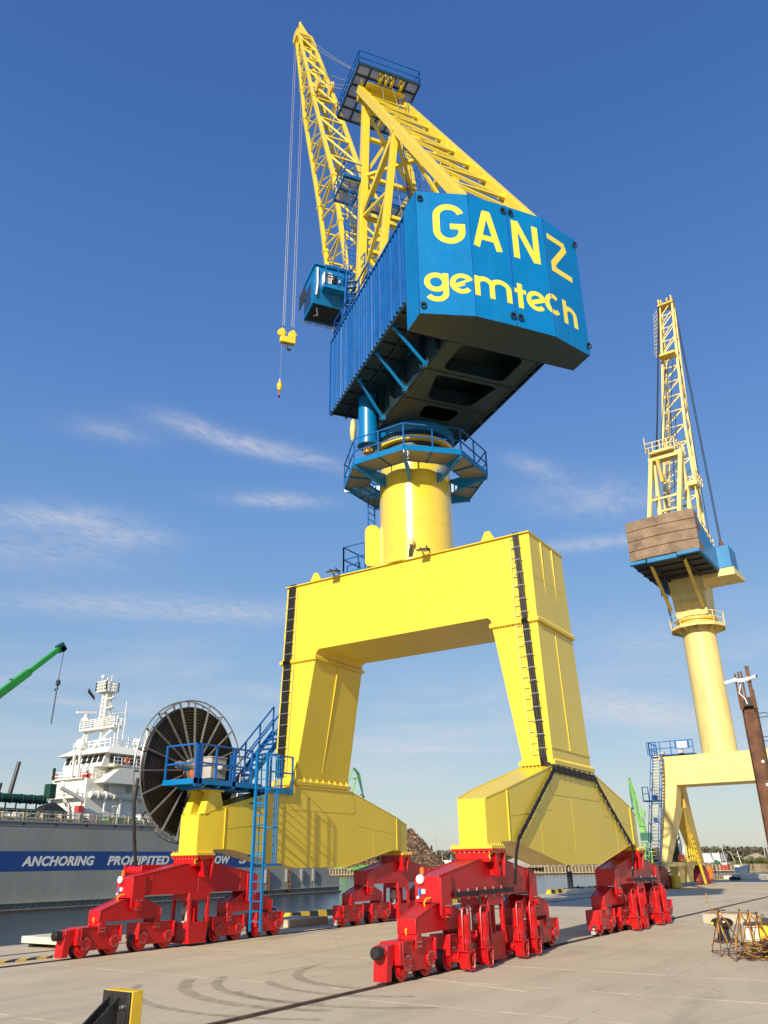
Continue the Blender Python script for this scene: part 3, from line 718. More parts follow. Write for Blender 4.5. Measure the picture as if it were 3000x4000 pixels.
LT={
 'G':[(arc(1.185,23.70,.46,.46,20,180)+arc(1.185,23.035,.46,.46,180,360)+[(1.645,23.385)],W,0),([(1.215,23.25),(1.51,23.25)],W,0)],
 'A':[([(u1+.235,22.49),(u1+.66,24.20)],W,0),([(u1+.76,24.20),(u1+1.165,22.49)],W,0),([(u1+.42,22.97),(u1+1.0,22.97)],.24,0),([(u1+.58,24.14),(u1+.84,24.14)],.24,0)],
 'N':[([(u2+.30,24.22),(u2+.30,22.46)],W,0),([(u2+1.19,24.22),(u2+1.19,22.46)],W,0),([(u2+.34,24.2),(u2+1.15,22.48)],W*1.0,0)],
 'Z':[([(u3+.21,24.07),(u3+1.10,24.07),(u3+1.17,23.86),(u3+.42,22.86),(u3+.42,22.57),(u3+1.45,22.57)],.25,0)],
 'g':[(arc(.61,20.70,.32,.31,0,360,28)[:-1],w,1),([(.95,21.10)]+[(.95,20.25)]+arc(.62,20.25,.33,.28,0,-150,12)[1:],w,0)],
 'e':[([(1.26,20.58),(1.84,20.84)]+arc(1.52,20.70,.33,.34,28,318,24)[1:],w*.93,0)],
 'm':[([(u1+.14,21.12),(u1+.14,20.27)],w,0),(arc(u1+.43,20.80,.29,.25,175,0,10)+[(u1+.72,20.27)],w,0),(arc(u1+1.06,20.82,.34,.26,178,0,10)+[(u1+1.40,20.27)],w,0)],
 't':[([(u2+.27,21.27),(u2+.27,20.19)],w,0),([(u2+.02,20.93),(u2+.52,20.93)],w*.9,0)],
 'e2':[([(u2+.70,20.56),(u2+1.27,20.82)]+arc(u2+.95,20.69,.33,.34,28,318,24)[1:],w*.93,0)],
 'c':[(arc(u3+.12,20.80,.31,.36,52,318,24),w*.95,0)],
 'h':[([(u3+.76,21.30),(u3+.76,20.24)],w,0),(arc(u3+1.04,20.76,.28,.24,175,0,10)+[(u3+1.32,20.26)],w,0)],
}
for k,sts in LT.items():
    b=SM()
    for j,(p,wd,cl) in enumerate(sts): stroke(b,p,wd,closed=bool(cl),o1=.007+.0007*j)
    b.build('letter',YELL,CWT,smooth=False)
def eye(u,z):
    b=SM(); p=Vector(UW(u,z,.05)); b.ring(p,.10,.028,'y' if False else 'x',16,6)
    q=UW(u,z+.10,.0); r=UW(u,z+.10,.09); b.beam(q,r,.06,.10); b.tube(UW(u-.09,z+.10,.055),UW(u+.09,z+.10,.055),.025,6)
    b.build('lifting_shackle',BLUED,CWT)
for u,z in ((.16,24.45),(u2-.16,24.5),(u2+.16,24.5),(UU[4]-.06,24.5),(.14,19.65),(u2-.13,19.72),(u2+.17,19.72),(UU[4]-.06,19.72)): eye(u,z)
# tower (A-frame)
lerp=lambda p,q,t:tuple(p[i]+(q[i]-p[i])*t for i in range(3))
LF=lambda s,z:(-.9-(z-22)*.0915,s*(2.3-(z-22)*.059),z)
for s in (1,-1):
    b=SM(); b.beam(LF(s,20.9),LF(s,43.9),.40,.46,up=(1,0,0)); b.prism([(-3.35,43.3),(-2.65,43.3),(-2.7,44.4),(-2.9,45.1),(-3.05,45.1),(-3.25,44.4)],'y',s*1.28-.04,s*1.28+.04)
    b.box(-3.2,-2.6,min(s*.8,s*1.5),max(s*.8,s*1.5),43.4,43.9)
    b.build('tower_leg',YEL,CR,bevel=.02)
ST0=lambda s:(-2.85,s*1.43,44.05); ST1=lambda s:(8.34,s*1.495,25.0)
JT=lambda s:lerp(ST0(s),ST1(s),.447)
for s in (1,-1):
    b=SM(); b.beam(ST0(s),ST1(s),.34,.44,up=(.86,0,.51)); b.box(*sorted((JT(s)[0]-.2,JT(s)[0]+.25)),JT(s)[1]-.2,JT(s)[1]+.2,JT(s)[2]-.45,JT(s)[2]-.15)
    BS=b.build('back_stay',YEL,CR,bevel=.02)
    b=SM(); j=JT(s); j=(j[0],j[1],j[2]-.3); b.beam(j,(2.4,s*2.6,24.5),.30,.34,up=(1,0,0)); b.beam(LF(s,33.4),j,.26,.34); b.build('tower_strut',YEL,CR,bevel=.015)
b=SM()
fr=[.06,.175,.29,.405,.52,.635,.75,.865,.97]
for i,t in enumerate(fr):
    p,q=lerp(ST0(1),ST1(1),t),lerp(ST0(-1),ST1(-1),t); b.beam(p,q,.10,.28,up=(.5,0,-.86))
    if i<len(fr)-1:
        r=lerp(ST0(-1),ST1(-1),fr[i+1]); r0=lerp(ST0(1),ST1(1),fr[i+1])
        b.beam(p if i%1==0 else q,r,.12,.24,up=(.5,0,-.86))
b.build('stay_lacing',YEL,CR)
b=SM()
zs=[25.5,28.3,31.0,33.4,36.6,39.9,42.4]
for i,z in enumerate(zs):
    b.beam(LF(1,z),LF(-1,z),.20)
    if i<len(zs)-1:
        m=lerp(LF(1,z),LF(-1,z),.5); z2=zs[i+1]; m2=lerp(LF(1,z2),LF(-1,z2),.5)
        if i%2==0: b.beam(LF(1,z),m2,.16); b.beam(LF(-1,z),m2,.16)
        else: b.beam(m,LF(1,z2),.16); b.beam(m,LF(-1,z2),.16)
for s in (1,-1):
    j=JT(s); j=(j[0],j[1],j[2]-.3); 
    for z0,z1 in ((28,30.5),): pass
    b.beam(LF(s,28.3),lerp(j,(2.4,s*2.6,24.5),.35),.16); b.beam(LF(s,33.4),lerp(j,(2.4,s*2.6,24.5),.38),.14)
j1,j2=JT(1),JT(-1); b.beam((j1[0],j1[1],j1[2]-.35),(j2[0],j2[1],j2[2]-.35),.2); b.beam(LF(1,36.6),(j2[0],j2[1],j2[2]-.3),.16); b.beam(LF(-1,36.6),(j1[0],j1[1],j1[2]-.3),.16)
k1,k2=lerp(j1,(2.4,2.6,24.5),.55),lerp(j2,(2.4,-2.6,24.5),.55); b.beam(k1,k2,.18); b.beam(j1,k2,.14)
b.build('tower_bracing',YEL,CR)
b=SM(); b.box(-3.15,-2.65,-1.45,1.45,43.75,44.22); b.box(-2.75,-2.2,-1.2,1.2,44.0,44.1); b.box(-4.9,-3.2,.55,.75,44.1,44.4); b.box(-4.9,-3.2,-.75,-.55,44.1,44.4); THD=b.build('tower_head',YEL,CR,bevel=.015)
b=SM()
for h in (.42,.08,-.28,-.9): b.lathe([(.1,-.05),(.42,-.045),(.45,-.05),(.45,.05),(.42,.045),(.1,.05)],(-2.1,h,44.62),20,'y'); b.prism([(-2.5,44.1),(-1.8,44.1),(-1.98,44.85),(-2.22,44.85)],'y',h+.08,h+.12)
b.build('sheave',YEL,THD)
# top platform
b=SM(); pz=44.5
xs=[-5.5,-4.65,-3.85,-3.0,-2.3,-1.62]; hs=[-1.9,-1.14,-.38,.38,1.14,1.9]
for x in xs: 
    if x in (-3.0,): b.box(x-.035,x+.035,-1.9,-1.3,pz-.05,pz+.13); b.box(x-.035,x+.035,1.3,1.9,pz-.05,pz+.13)
    else: b.box(x-.035,x+.035,-1.9,1.9,pz-.05,pz+.13)
for h in hs: b.box(-5.5,-1.62,h-.035,h+.035,pz-.06,pz+.12)
b.box(-1.66,-1.60,-1.94,1.94,pz-.04,pz+.2); b.box(-5.54,-5.48,-1.94,1.94,pz-.04,pz+.2); b.box(-5.5,-1.6,1.88,1.94,pz-.04,pz+.2); b.box(-5.5,-1.6,-1.94,-1.88,pz-.04,pz+.2)
TP=b.build('top_platform',BLUED,CR)
b=SM()
for i in range(len(xs)-1):
    for j in range(5):
        if xs[i]>=-4.7 and xs[i]<-2.4 and j in (1,2,3) : continue
        if i==4 and j==2: continue
        b.box(xs[i]+.03,xs[i+1]-.03,hs[j]+.03,hs[j+1]-.03,pz+.06,pz+.085)
b.build('deck_grating',GRATE,TP,smooth=False)
b=SM()
b.rail([(-1.63,1.92,pz+.1),(-1.63,-1.92,pz+.1)],1.1,.93,.025,toe=.2); b.rail([(-1.63,1.92,pz+.1),(-5.5,1.92,pz+.1)],1.1,1.0,.025,toe=.2); b.rail([(-1.63,-1.92,pz+.1),(-5.5,-1.92,pz+.1)],1.1,1.0,.025,toe=.2); b.rail([(-5.5,1.92,pz+.1),(-5.5,-1.92,pz+.1)],1.1,1.0,.025)
b.box(-2.75,-2.7,-1.0,.6,pz+.2,pz+.4); b.build('railing',BLUER,TP)
# mid platforms, ladders on the tower
b=SM(); 
for h in (1.5,2.6): b.box(-3.9,-2.1,h-.03,h+.03,35.95,36.15)
for x in (-3.9,-3.0,-2.1): b.box(x-.03,x+.03,1.5,2.6,35.95,36.15)
b.box(-2.2,-2.0,1.35,2.66,36.0,36.2)
b.rail([(-2.1,1.5,36.1),(-2.1,2.58,36.1),(-3.88,2.58,36.1),(-3.88,1.5,36.1)],1.1,.6,.022)
MP=b.build('side_platform',BLUER,CR)
b=SM(); b.box(-3.87,-2.13,1.53,2.57,36.05,36.07); b.build('deck_grating',GRATE,MP,smooth=False)
b=SM(); 
for x in (-1.5,-.72): b.box(x-.03,x+.03,-1.65,1.65,33.4,33.58)
for h in (-1.6,-.8,0,.8,1.6): b.box(-1.5,-.72,h-.03,h+.03,33.4,33.56)
b.rail([(-.72,1.6,33.55),(-.72,-1.6,33.55)],1.1,.8,.022); MP2=b.build('cross_walkway',BLUER,CR)
b=SM(); b.box(-1.47,-.75,-1.6,1.6,33.48,33.5); b.build('deck_grating',GRATE,MP2,smooth=False)
b=SM()
lb,lh=-2.45,1.95
ladder(b,(lb,lh,28.3),(lb,lh,36.1),.45,(0,1,0),r=.035)
for i in range(11):
    z=29.0+i*.62; b.ring((lb-.36,lh,z),.36,.016,'z',14,5,a0=PI*.38,a1=PI*1.62)
for a in (1.9,2.5,PI,3.8,4.4): b.beam((lb-.36+.36*math.cos(a),lh+.36*math.sin(a),29),(lb-.36+.36*math.cos(a),lh+.36*math.sin(a),36),.025)
b.build('caged_ladder',BLUER,CR)
b=SM()
for h in (1.35,1.6): b.beam((-2.2,h,28.0),(-2.45,h,36.0),.05)
for i in range(32):
    z=28.1+i*.245; x=-2.2-(z-28)*.031; b.beam((x,1.35,z),(x,1.6,z+.245),.035,.03)
b.build('cable_ladder',DARKST,CR)
b=SM(); ladder(b,(-1.2,-1.5,25),(-2.6,-1.15,44),.45,(0,1,0),r=.035); 
for i in range(24):
    z=26+i*.75; x=-1.27-(z-26)*.0737; b.ring((x+.36,-1.47+(z-26)*.018,z),.36,.016,'z',12,5,a0=-PI*.62,a1=PI*.62)
for a in (-1.2,0,1.2): b.beam((-1.27+.36+.36*math.cos(a),-1.47+.36*math.sin(a),26),(-2.6+.36+.36*math.cos(a),-1.15+.36*math.sin(a),43.6),.025)
b.build('tower_ladder',BLUER,CR)
# jib
JZ=[29.3,43,57,72.7]
def jl(tab,z):
    for i in range(3):
        if z<=JZ[i+1] or i==2:
            t=(z-JZ[i])/(JZ[i+1]-JZ[i]); return tab[i]+(tab[i+1]-tab[i])*t
JH=[1.47,1.095,.951,.61]; JA=[-6.63,-11.50,-16.63,-21.75]; JB=[-3.95,-8.57,-14.36,-20.87]
nodeA=lambda s,z:(jl(JA,z),s*jl(JH,z),z)
nodeB=lambda s,z:(jl(JB,z)+.0,s*jl(JH,z),z+0)
lev=[29.3+i*3.30 for i in range(13)]+[72.7]
lev=[29.3,32.9,36.4,39.8,43,46.3,49.6,53,57,60.2,63.4,66.5,69.6,72.7]
b=SM()
for s in (1,-1):
    for i in range(3):
        b.beam(nodeA(s,JZ[i]),nodeA(s,JZ[i+1]),.25,ext=.02); b.beam(nodeB(s,JZ[i]),nodeB(s,JZ[i+1]),.25,ext=.02)
    for z in (37.5,43,57,62.5):
        for nf in (nodeA,nodeB): p,q=nf(s,z-.15),nf(s,z+.15); b.beam(p,q,.36)
JB_=b.build('jib',YEL,CR,bevel=.02)
b=SM()
for i in range(len(lev)):
    z=lev[i]
    b.beam(nodeB(1,z),nodeB(-1,z),.11); b.beam(nodeA(1,z),nodeA(-1,z),.10)
    if i%2==0:
        for s in (1,-1): b.beam(nodeA(s,z),nodeB(s,z),.11)
    if i<len(lev)-1:
        z2=lev[i+1]
        b.beam(nodeB(1,z2),nodeB(-1,z),.13) ; b.beam(nodeA(-1,z2),nodeA(1,z),.10)
        zm=(z+z2)/2
        for s in (1,-1):
            b.beam(nodeB(s,z2),nodeA(s,zm),.10); b.beam(nodeA(s,zm),nodeB(s,z),.10)
b.build('jib_lattice',YEL,JB_)
b=SM(); zz=59.6
b.hexa([(jl(JB,zz)+.1,1.0,zz-.9),(jl(JB,zz)+.1,-1.0,zz-.9),(jl(JB,zz)-1.1,-1.0,zz-.1),(jl(JB,zz)-1.1,1.0,zz-.1)],[(jl(JB,zz)+.1,1.0,zz-.75),(jl(JB,zz)+.1,-1.0,zz-.75),(jl(JB,zz)-1.1,-1.0,zz+.05),(jl(JB,zz)-1.1,1.0,zz+.05)])
for h in (.35,-.75): b.lathe([(.1,-.08),(.5,-.08),(.5,.08),(.1,.08)],(jl(JB,zz)+.25,h,zz+.1),18,'y'); b.box(jl(JB,zz)-.1,jl(JB,zz)+.3,h-.2,h-.12,zz-.8,zz+.6); b.box(jl(JB,zz)-.1,jl(JB,zz)+.3,h+.12,h+.2,zz-.8,zz+.6)
b.build('sheave_frame',PALED,JB_)
b=MB(lambda b_,h,z:S(b_-.8,h,z+2.1))
b.prism([(-20.0,70.6),(-21.2,70.6),(-21.75,71.6),(-22.2,72.4),(-21.9,73.0),(-21.3,72.9),(-20.4,71.6)],'y',.60,.72); b.prism([(-20.0,70.6),(-21.2,70.6),(-21.75,71.6),(-22.2,72.4),(-21.9,73.0),(-21.3,72.9),(-20.4,71.6)],'y',-.72,-.60)
b.box(-21.2,-20.1,-.62,.62,70.5,70.75); b.box(-21.6,-21.0,-.6,.6,72.3,72.6); b.box(-21.4,-20.3,.72,.84,70.9,71.9)
for h in (.45,.15,-.2,-.45): b.lathe([(.1,-.06),(.62,-.06),(.62,.06),(.1,.06)],(-21.5,h,71.9),18,'y')
b.hexa([(-20.7,.5,71.9),(-20.7,-.55,71.9),(-21.4,-.55,71.9),(-21.4,.5,71.9)],[(-21.9,.2,75.0),(-21.9,-.02,75.0),(-22.2,-.02,75.0),(-22.2,.2,75.0)]); b.lathe([(.05,74.9),(.14,75.0),(.14,75.3),(.04,75.5)],(-22.1,.08,0),10)
b.build('jib_head',YEL,JB_,bevel=.01)
b=SM()
for s in (1,-1):
    b.beam(LF(s,26.5),(-5.9,s*1.42,29.0),.45,.6); b.box(-6.5,-3.7,s*1.42-.12,s*1.42+.12,28.7,29.5); b.beam((-3.8,s*1.42,28.8),LF(s,24.5),.3)
b.build('jib_foot_bracket',YEL,CR)
# ropes
b=SM()
def rope(p,q,sag=0,r=.022,n=10):
    b.pipe([tuple(p[i]+(q[i]-p[i])*t/n-(sag*4*(t/n)*(1-t/n) if i==2 else 0) for i in range(3)) for t in range(n+1)],r,5)
for h in (.45,-.3): rope((-2.4,h,45),(-21,h,73.2),.8,.025)
rope((-2.4,.1,45),(-15.3,.35,60),.4,.025); rope((-2.4,-.9,45),(-15.3,-.75,60),.4,.025); rope((-2.4,-.6,45.0),(-17.5,-.7,64.5),.6,.02); rope((-2.3,.3,44.8),(1.5,.3,25),0,.02); rope((-2.3,-.3,44.8),(4.2,-.4,25),0,.02)
HB=.0
for h,r in ((.66,.022),(.50,.022),(-.16,.022),(-.34,.022)): rope((-22.4,h,73.6),(-22.3,h*.9,41.0),0,r,2)
b.build('wire_rope',GALV,CR)
# operator cab
b=SM(); c0,c1,h0,h1,z0,z1=-4.9,-3.0,1.98,3.82,28.25,30.35
b.box(c0,c1,h0,h1,z0+.75,z1); b.prism([(c1,z0+.75),(c1-.35,z0),(c0,z0),(c0,z0+.75)],'y',h0,h1); b.prism([(c1+.12,z1),(c0-.1,z1),(c0-.1,z1+.10),(c1-.5,z1+.2),(c1+.1,z1+.10)],'y',h0-.06,h1+.06)
b.box(c1-.02,c1+.42,h0+.25,h1-.35,z0+.55,z0+.80)
OC=b.build('operator_cab',BLUE,CR,bevel=.015)
b=SM(); b.box(c0+.12,c0+1.25,h1,h1+.02,z0+.25,z0+1.55); b.box(c0-.02,c0,h0+.1,h1-.1,z0+.3,z1-.3); b.build('window',GLASS,OC)
b=SM(); b.box(c1,c1+.02,h0+1.02,h0+1.42,z0+.9,z1-.25); b.box(c1,c1+.02,h0+.62,h0+.92,z0+.95,z1-.35); b.build('rear_window',GLASS,OC)
b=SM(); b.box(c1+.02,c1+.38,h1-.78,h1-.36,z0+.85,z0+1.52); AC=b.build('air_conditioner',WHITE,OC,bevel=.015)
b=SM(); b.box(c1+.38,c1+.395,h1-.72,h1-.45,z0+.92,z0+1.46); b.build('vent_grille',GREYP,AC)
b=SM(); b.box(c0-.75,c0+.2,h1+.02,h1+.06,z1-.95,z1-.05); b.box(c0-.6,c0,h0,h1,z1-.1,z1-.05); b.build('sun_visor',DARKST,OC)
b=SM(); b.pipe([(c1+.1,h1-.1,z1-.2),(c1+.1,h1-.12,z0+.9),(c1-.1,h1-.12,z0+.35)],.05,8); b.pipe([(c1-.6,h1-.3,z0-.05),(c1-.9,h1-.45,z0-.25),(c1-1.2,h1-.35,z0-.1)],.03,6); b.build('drain_pipe',WHITE,OC)
b=SM(); b.sphere((c1+.06,h0+.55,z0+1.35),.09,10,6); b.box(c1,c1+.06,h0+.9,h0+.95,z1-.7,z1-.4); b.build('cab_lamp',WHITE,OC)
b=SM(); b.box(c0+.2,c1-.4,h0+.1,h1-.1,z0-.03,z0+.01); b.build('cab_floor',DARKST,OC)
b=SM(); 
for q in range(3): b.box(c0-.25,c0-.02,h0+.12+q*.6,h0+.62+q*.6,z0+.02,z0+.05)
b.build('footboard_grating',GRATE,OC,smooth=False)
b=SM()
b.rail([(c1+.5,h1-.4,z0+.75),(c1+.5,h0+.1,z0+.75)],1.1,.6,.025); b.rail([(c1+.5,h0+.1,z0+.75),(-1.0,h0-.1,z0+.75)],1.1,.7,.025); b.rail([(-2.7,1.0,z0+.75),(-1.0,.8,z0+.75)],1.1,.6,.025)
b.box(-2.9,-.9,.7,2.0,z0+.68,z0+.75); b.beam((-1.6,1.95,z0+.7),(-.6,2.4,24.7),.06,.2); b.beam((-1.9,2.5,z0+.7),(-.9,3.0,24.7),.06,.2)
b.beam((-1.6,1.95,z0+1.7),(-.6,2.4,25.7),.05); b.beam((-1.9,2.5,z0+1.7),(-.9,3.0,25.7),.05)
for i in range(9):
    t=(i+.5)/9; x=-1.6+t; b.hexa([(x-.1,1.95+.45*t,z0+.7-4.1*t),(x+.1,1.95+.45*t,z0+.7-4.1*t),(x-.2,2.5+.5*t,z0+.7-4.1*t),(x-.4,2.5+.5*t,z0+.7-4.1*t)],[(x-.1,1.95+.45*t,z0+.73-4.1*t),(x+.1,1.95+.45*t,z0+.73-4.1*t),(x-.2,2.5+.5*t,z0+.73-4.1*t),(x-.4,2.5+.5*t,z0+.73-4.1*t)])
b.beam((c1-.2,h0+.1,z0+.1),(-1.2,1.6,25.5),.14); b.beam((c0+.3,h0+.1,z0),(-1.2,1.5,25),.14); b.beam((c1-.3,h0+.05,z0+.3),(-2.2,1.75,z0+.5),.18)
b.build('cab_access',BLUER,CR)
# hook blocks (own things: they hang)
hx_,hy_,_=S(-22.3,.17,0)
HK=thing('hook_block','yellow hook block with two sheave cheeks and dark hook hanging from four ropes','hook block',(hx_,hy_,39.3))
TT=lambda b_,h,z:S(-22.3+b_,.17+h,39.3+z)
b=MB(TT); b.prism([(-.62,.0),(-.62,.62),(-.58,.66),(.5,.66),(.56,.6),(.6,.05),(.55,-.02)],'x',-.22,.22) if False else b.box(-.22,.22,-.62,.58,.05,.62)
b.build('block_body',YEL,HK,bevel=.06)
for h in (.46,-.40):
    b=MB(TT); b.prism([(-.18,.62),(.18,.62),(.2,1.0),(.1,1.3),(-.1,1.3),(-.2,1.0)],'x',-.18,-.12); b.prism([(-.18,.62),(.18,.62),(.2,1.0),(.1,1.3),(-.1,1.3),(-.2,1.0)],'x',.12,.18) if False else None
    b=MB(TT); b.prism([(h-.2,.62),(h+.2,.62),(h+.22,.95),(h+.1,1.3),(h-.1,1.3),(h-.22,.95)],'x',-.2,-.1); b.prism([(h-.2,.62),(h+.2,.62),(h+.22,.95),(h+.1,1.3),(h-.1,1.3),(h-.22,.95)],'x',.1,.2); b.lathe([(.1,-.06),(.36,-.06),(.36,.06),(.1,.06)],(0,h,.95),18,'x')
    b.build('sheave_cheek',YEL,HK,bevel=.01)
b=MB(TT); b.pipe([(0,.05,.05),(0,.06,-.15),(0,.0,-.34),(0,-.1,-.5),(0,-.2,-.48),(0,-.25,-.36)],.09,8); b.build('hook',DARKST,HK)
AX=thing('auxiliary_hook','small yellow weight with dark hook below it hanging on a single rope','hook',(*S(-22.3,.62,0)[:2],34.4))
T2=lambda b_,h,z:S(-22.3+b_,.62+h,34.4+z)
b=MB(T2); b.lathe([(.05,.55),(.13,.6),(.17,.78),(.21,.85),(.21,1.15),(.12,1.32),(.05,1.4)],n=16); b.build('weight',YEL,AX)
b=MB(T2); b.lathe([(.212,1.13),(.214,1.17)],n=16); b.lathe([(.05,-.02),(.09,.05),(.07,.15),(.05,.2)],n=10); b.build('hook',DARKST,AX)
b=MB(T2); b.tube((0,0,.2),(0,0,.56),.05,8); b.build('swivel',BUOY,AX)
b=MB(T2); b.sphere((0,0,1.5),.09); b.build('rope_socket',WHITE,AX)
b=MB(T2); b.pipe([(0,0,1.5),(0.0,-.02,4.9)],.018,5); b.build('hook_rope',GALV,AX)
# ================================================================= setting: quay, rails, water, far shore
def concrete(name,rgb,scale=.25,stain=.75):
    m,nt,b=mat_base(name); L=nt.links; v=coords(nt)
    n1=noise_t(nt,scale,7,.6,vec=v); n2=noise_t(nt,scale*7,6,.65,vec=v); n3=noise_t(nt,60,3,vec=v)
    vs=coords(nt,(.16,1.0,1)); n4=noise_t(nt,.9,6,.6,vec=vs,dist=.4)
    c=mixc(nt,ramp(nt,n1,.30,.70),tuple(x*.90 for x in rgb),tuple(x*1.07 for x in rgb))
    c=mixc(nt,mth2(nt,ramp(nt,n4,.5,.72),stain),c,tuple(x*.72 for x in rgb))
    c=mixc(nt,mth2(nt,ramp(nt,n2,.56,.76),stain*.7),c,tuple(x*.70 for x in rgb))
    c=mixc(nt,mth2(nt,ramp(nt,n3,.35,.8),.12),c,tuple(min(1,x*1.25) for x in rgb))
    blot=noise_t(nt,.55,4,.55,vec=v,dist=.3); c=mixc(nt,mth2(nt,ramp(nt,blot,.60,.68),.22*stain),c,tuple(x*.55 for x in rgb)); crk=nd(nt,'ShaderNodeTexVoronoi',feature='DISTANCE_TO_EDGE'); crk.inputs['Scale'].default_value=.16; nt.links.new(v,crk.inputs['Vector']); c=mixc(nt,mth2(nt,ramp(nt,crk.outputs['Distance'],.0015,.004,True),.25),c,tuple(x*.5 for x in rgb))
    sp_=noise_t(nt,3.1,2,.5,vec=v); c=mixc(nt,mth2(nt,ramp(nt,sp_,.735,.75),.6),c,tuple(x*.5 for x in rgb))
    L.new(c,b.inputs['Base Color']); b.inputs['Roughness'].default_value=.82; b.inputs['Specular IOR Level'].default_value=.3
    bp=nd(nt,'ShaderNodeBump'); bp.inputs[0].default_value=.25; bp.inputs[1].default_value=.01
    L.new(noise_t(nt,25,5,.7,vec=v),bp.inputs['Height']); L.new(bp.outputs[0],b.inputs['Normal']); return m
def mth2(nt,a,k):
    n=nd(nt,'ShaderNodeMath',operation='MULTIPLY'); nt.links.new(a,n.inputs[0]); n.inputs[1].default_value=k; return n.outputs[0]
CONC=concrete('quay_concrete',(.535,.455,.322))
CONCW=concrete('pale_concrete',(.66,.60,.48),.6,.2)
CONCD=concrete('old_concrete',(.33,.27,.19),.12,.8)
def plane(name,x0,x1,y0,y1,z,mat,nx=1,ny=1):
    b=MB(); pts=[(x0+(x1-x0)*i/nx,y0+(y1-y0)*j/ny,z) for j in range(ny+1) for i in range(nx+1)]
    b.add(pts,[(j*(nx+1)+i,j*(nx+1)+i+1,(j+1)*(nx+1)+i+1,(j+1)*(nx+1)+i) for j in range(ny) for i in range(nx)])
    return b.build(name,mat,smooth=False)
EDGE=10.75
b=MB(); b.box(-90,100,-140,EDGE,-4,0); struct(b.build('quay_deck',CONC,smooth=False))
b=MB(); b.box(-90,100,-900,-140,-4,-.02); struct(b.build('hinterland',CONC,smooth=False))
# rails in their grooves
for y,x0,x1,lab in ((-5.25,-90,99.5,'dark steel crane rail sunk in the concrete nearest the camera, under the motor driven bogies'),(5.25,-90,99.5,'crane rail sunk in the concrete on the water side, under the cable reel')):
    r=thing('crane_rail',lab,'rail',(0,y,0))
    b=MB(); b.box(x0,x1,y-.13,y+.13,.002,.006); b.build('groove',paint('groove_dirt',(.045,.035,.025),.9,.3,3),r)
    b=MB(); b.box(x0,x1,y-.04,y+.04,.006,.02); b.build('rail_head',RUST,r)
b=MB(); b.box(-90,99.5,7.80,7.98,.003,.008); tag(b.build('cable_trench',DARKST),'long dark cable slot in the quay between water side rail and kerb','cable trench')
b=MB()
for x in (-16.9,-11.66,-6.7,-1.6,3.5,8.6,13.7,18.8,24,29,34,39,45,51): b.box(x-.018,x+.018,-5.1,5.0,.002,.005)
for x in (-15.6,-12.65,-9.75,-6.8,-.9,5,11,17): b.box(x-.016,x+.016,-10.1,-5.4,.002,.005); b.box(x-.016,x+.016,-24,-10.12,.002,.005)
b.box(-90,60,-10.118,-10.09,.002,.005); b.box(-90,60,-1.75,-1.73,.002,.0045)
b.beam((-6.8,-10.1,.0035),(-10.9,-12.65,.0035),.028,.004); b.beam((-9.55,-5.4,.0035),(-10.35,-8.2,.0035),.028,.004)
struct(b.build('slab_joint',paint('joint_sealant',(.60,.52,.40),.8,.2,2),smooth=False))
# curved tyre marks
b=MB()
for (cx,cy,R,w,a0,a1) in ((-9.2,-4.6,5.0,.30,125,200),(-9.2,-4.6,4.3,.24,120,195),(-9.6,-4.4,5.6,.2,130,205),(-8.2,-4.8,3.3,.26,100,185),(-8.9,-5.2,4.7,.2,150,215),(-8.6,-4.9,3.8,.22,140,210)):
    n=30; pts=[]
    for i in range(n+1):
        t=math.radians(a0+(a1-a0)*i/n)
        for q in (-w/2,w/2): pts.append((cx+(R+q)*math.cos(t),cy+(R+q)*math.sin(t)*.9,.0075+.0009*w+.0004*(R%1)))
    b.add(pts,[(2*i,2*i+1,2*i+3,2*i+2) for i in range(n)])
def fade(name,rgb,amt):
    m,nt,bb=mat_base(name); bb.inputs['Base Color'].default_value=(*rgb,1); bb.inputs['Roughness'].default_value=.9
    t=nd(nt,'ShaderNodeBsdfTransparent'); mx=nd(nt,'ShaderNodeMixShader'); nz=noise_t(nt,5,6,.7,vec=coords(nt))
    nt.links.new(mth2(nt,ramp(nt,nz,.3,.75),amt),mx.inputs[0]); nt.links.new(t.outputs[0],mx.inputs[1]); nt.links.new(bb.outputs[0],mx.inputs[2]); nt.links.new(mx.outputs[0],nt.nodes['Material Output'].inputs[0]); return m
struct(b.build('tyre_mark',fade('tyre_rubber',(.12,.10,.08),.42),smooth=False))
# water
def water():
    m,nt,b=mat_base('harbour_water'); L=nt.links; v=coords(nt,(1,1,1))
    b.inputs['Base Color'].default_value=(.018,.04,.06,1); b.inputs['Roughness'].default_value=.12; b.inputs['IOR'].default_value=1.33
    n=noise_t(nt,.9,5,.6,vec=v,dist=.5); n2=noise_t(nt,.12,4,.5,vec=v)
    bp=nd(nt,'ShaderNodeBump'); bp.inputs[0].default_value=.55; bp.inputs[1].default_value=.25; L.new(n,bp.inputs['Height'])
    bp2=nd(nt,'ShaderNodeBump'); bp2.inputs[0].default_value=.3; bp2.inputs[1].default_value=1; L.new(n2,bp2.inputs['Height']); L.new(bp.outputs[0],bp2.inputs['Normal'])
    L.new(bp2.outputs[0],b.inputs['Normal']); return m
struct(plane('harbour_water',-500,900,EDGE-.5,900,-2.0,water()))
b=MB(); b.box(-3000,3000,-3000,3000,-14,-8); struct(b.build('ground',concrete('far_ground',(.16,.15,.09),.01),smooth=False))
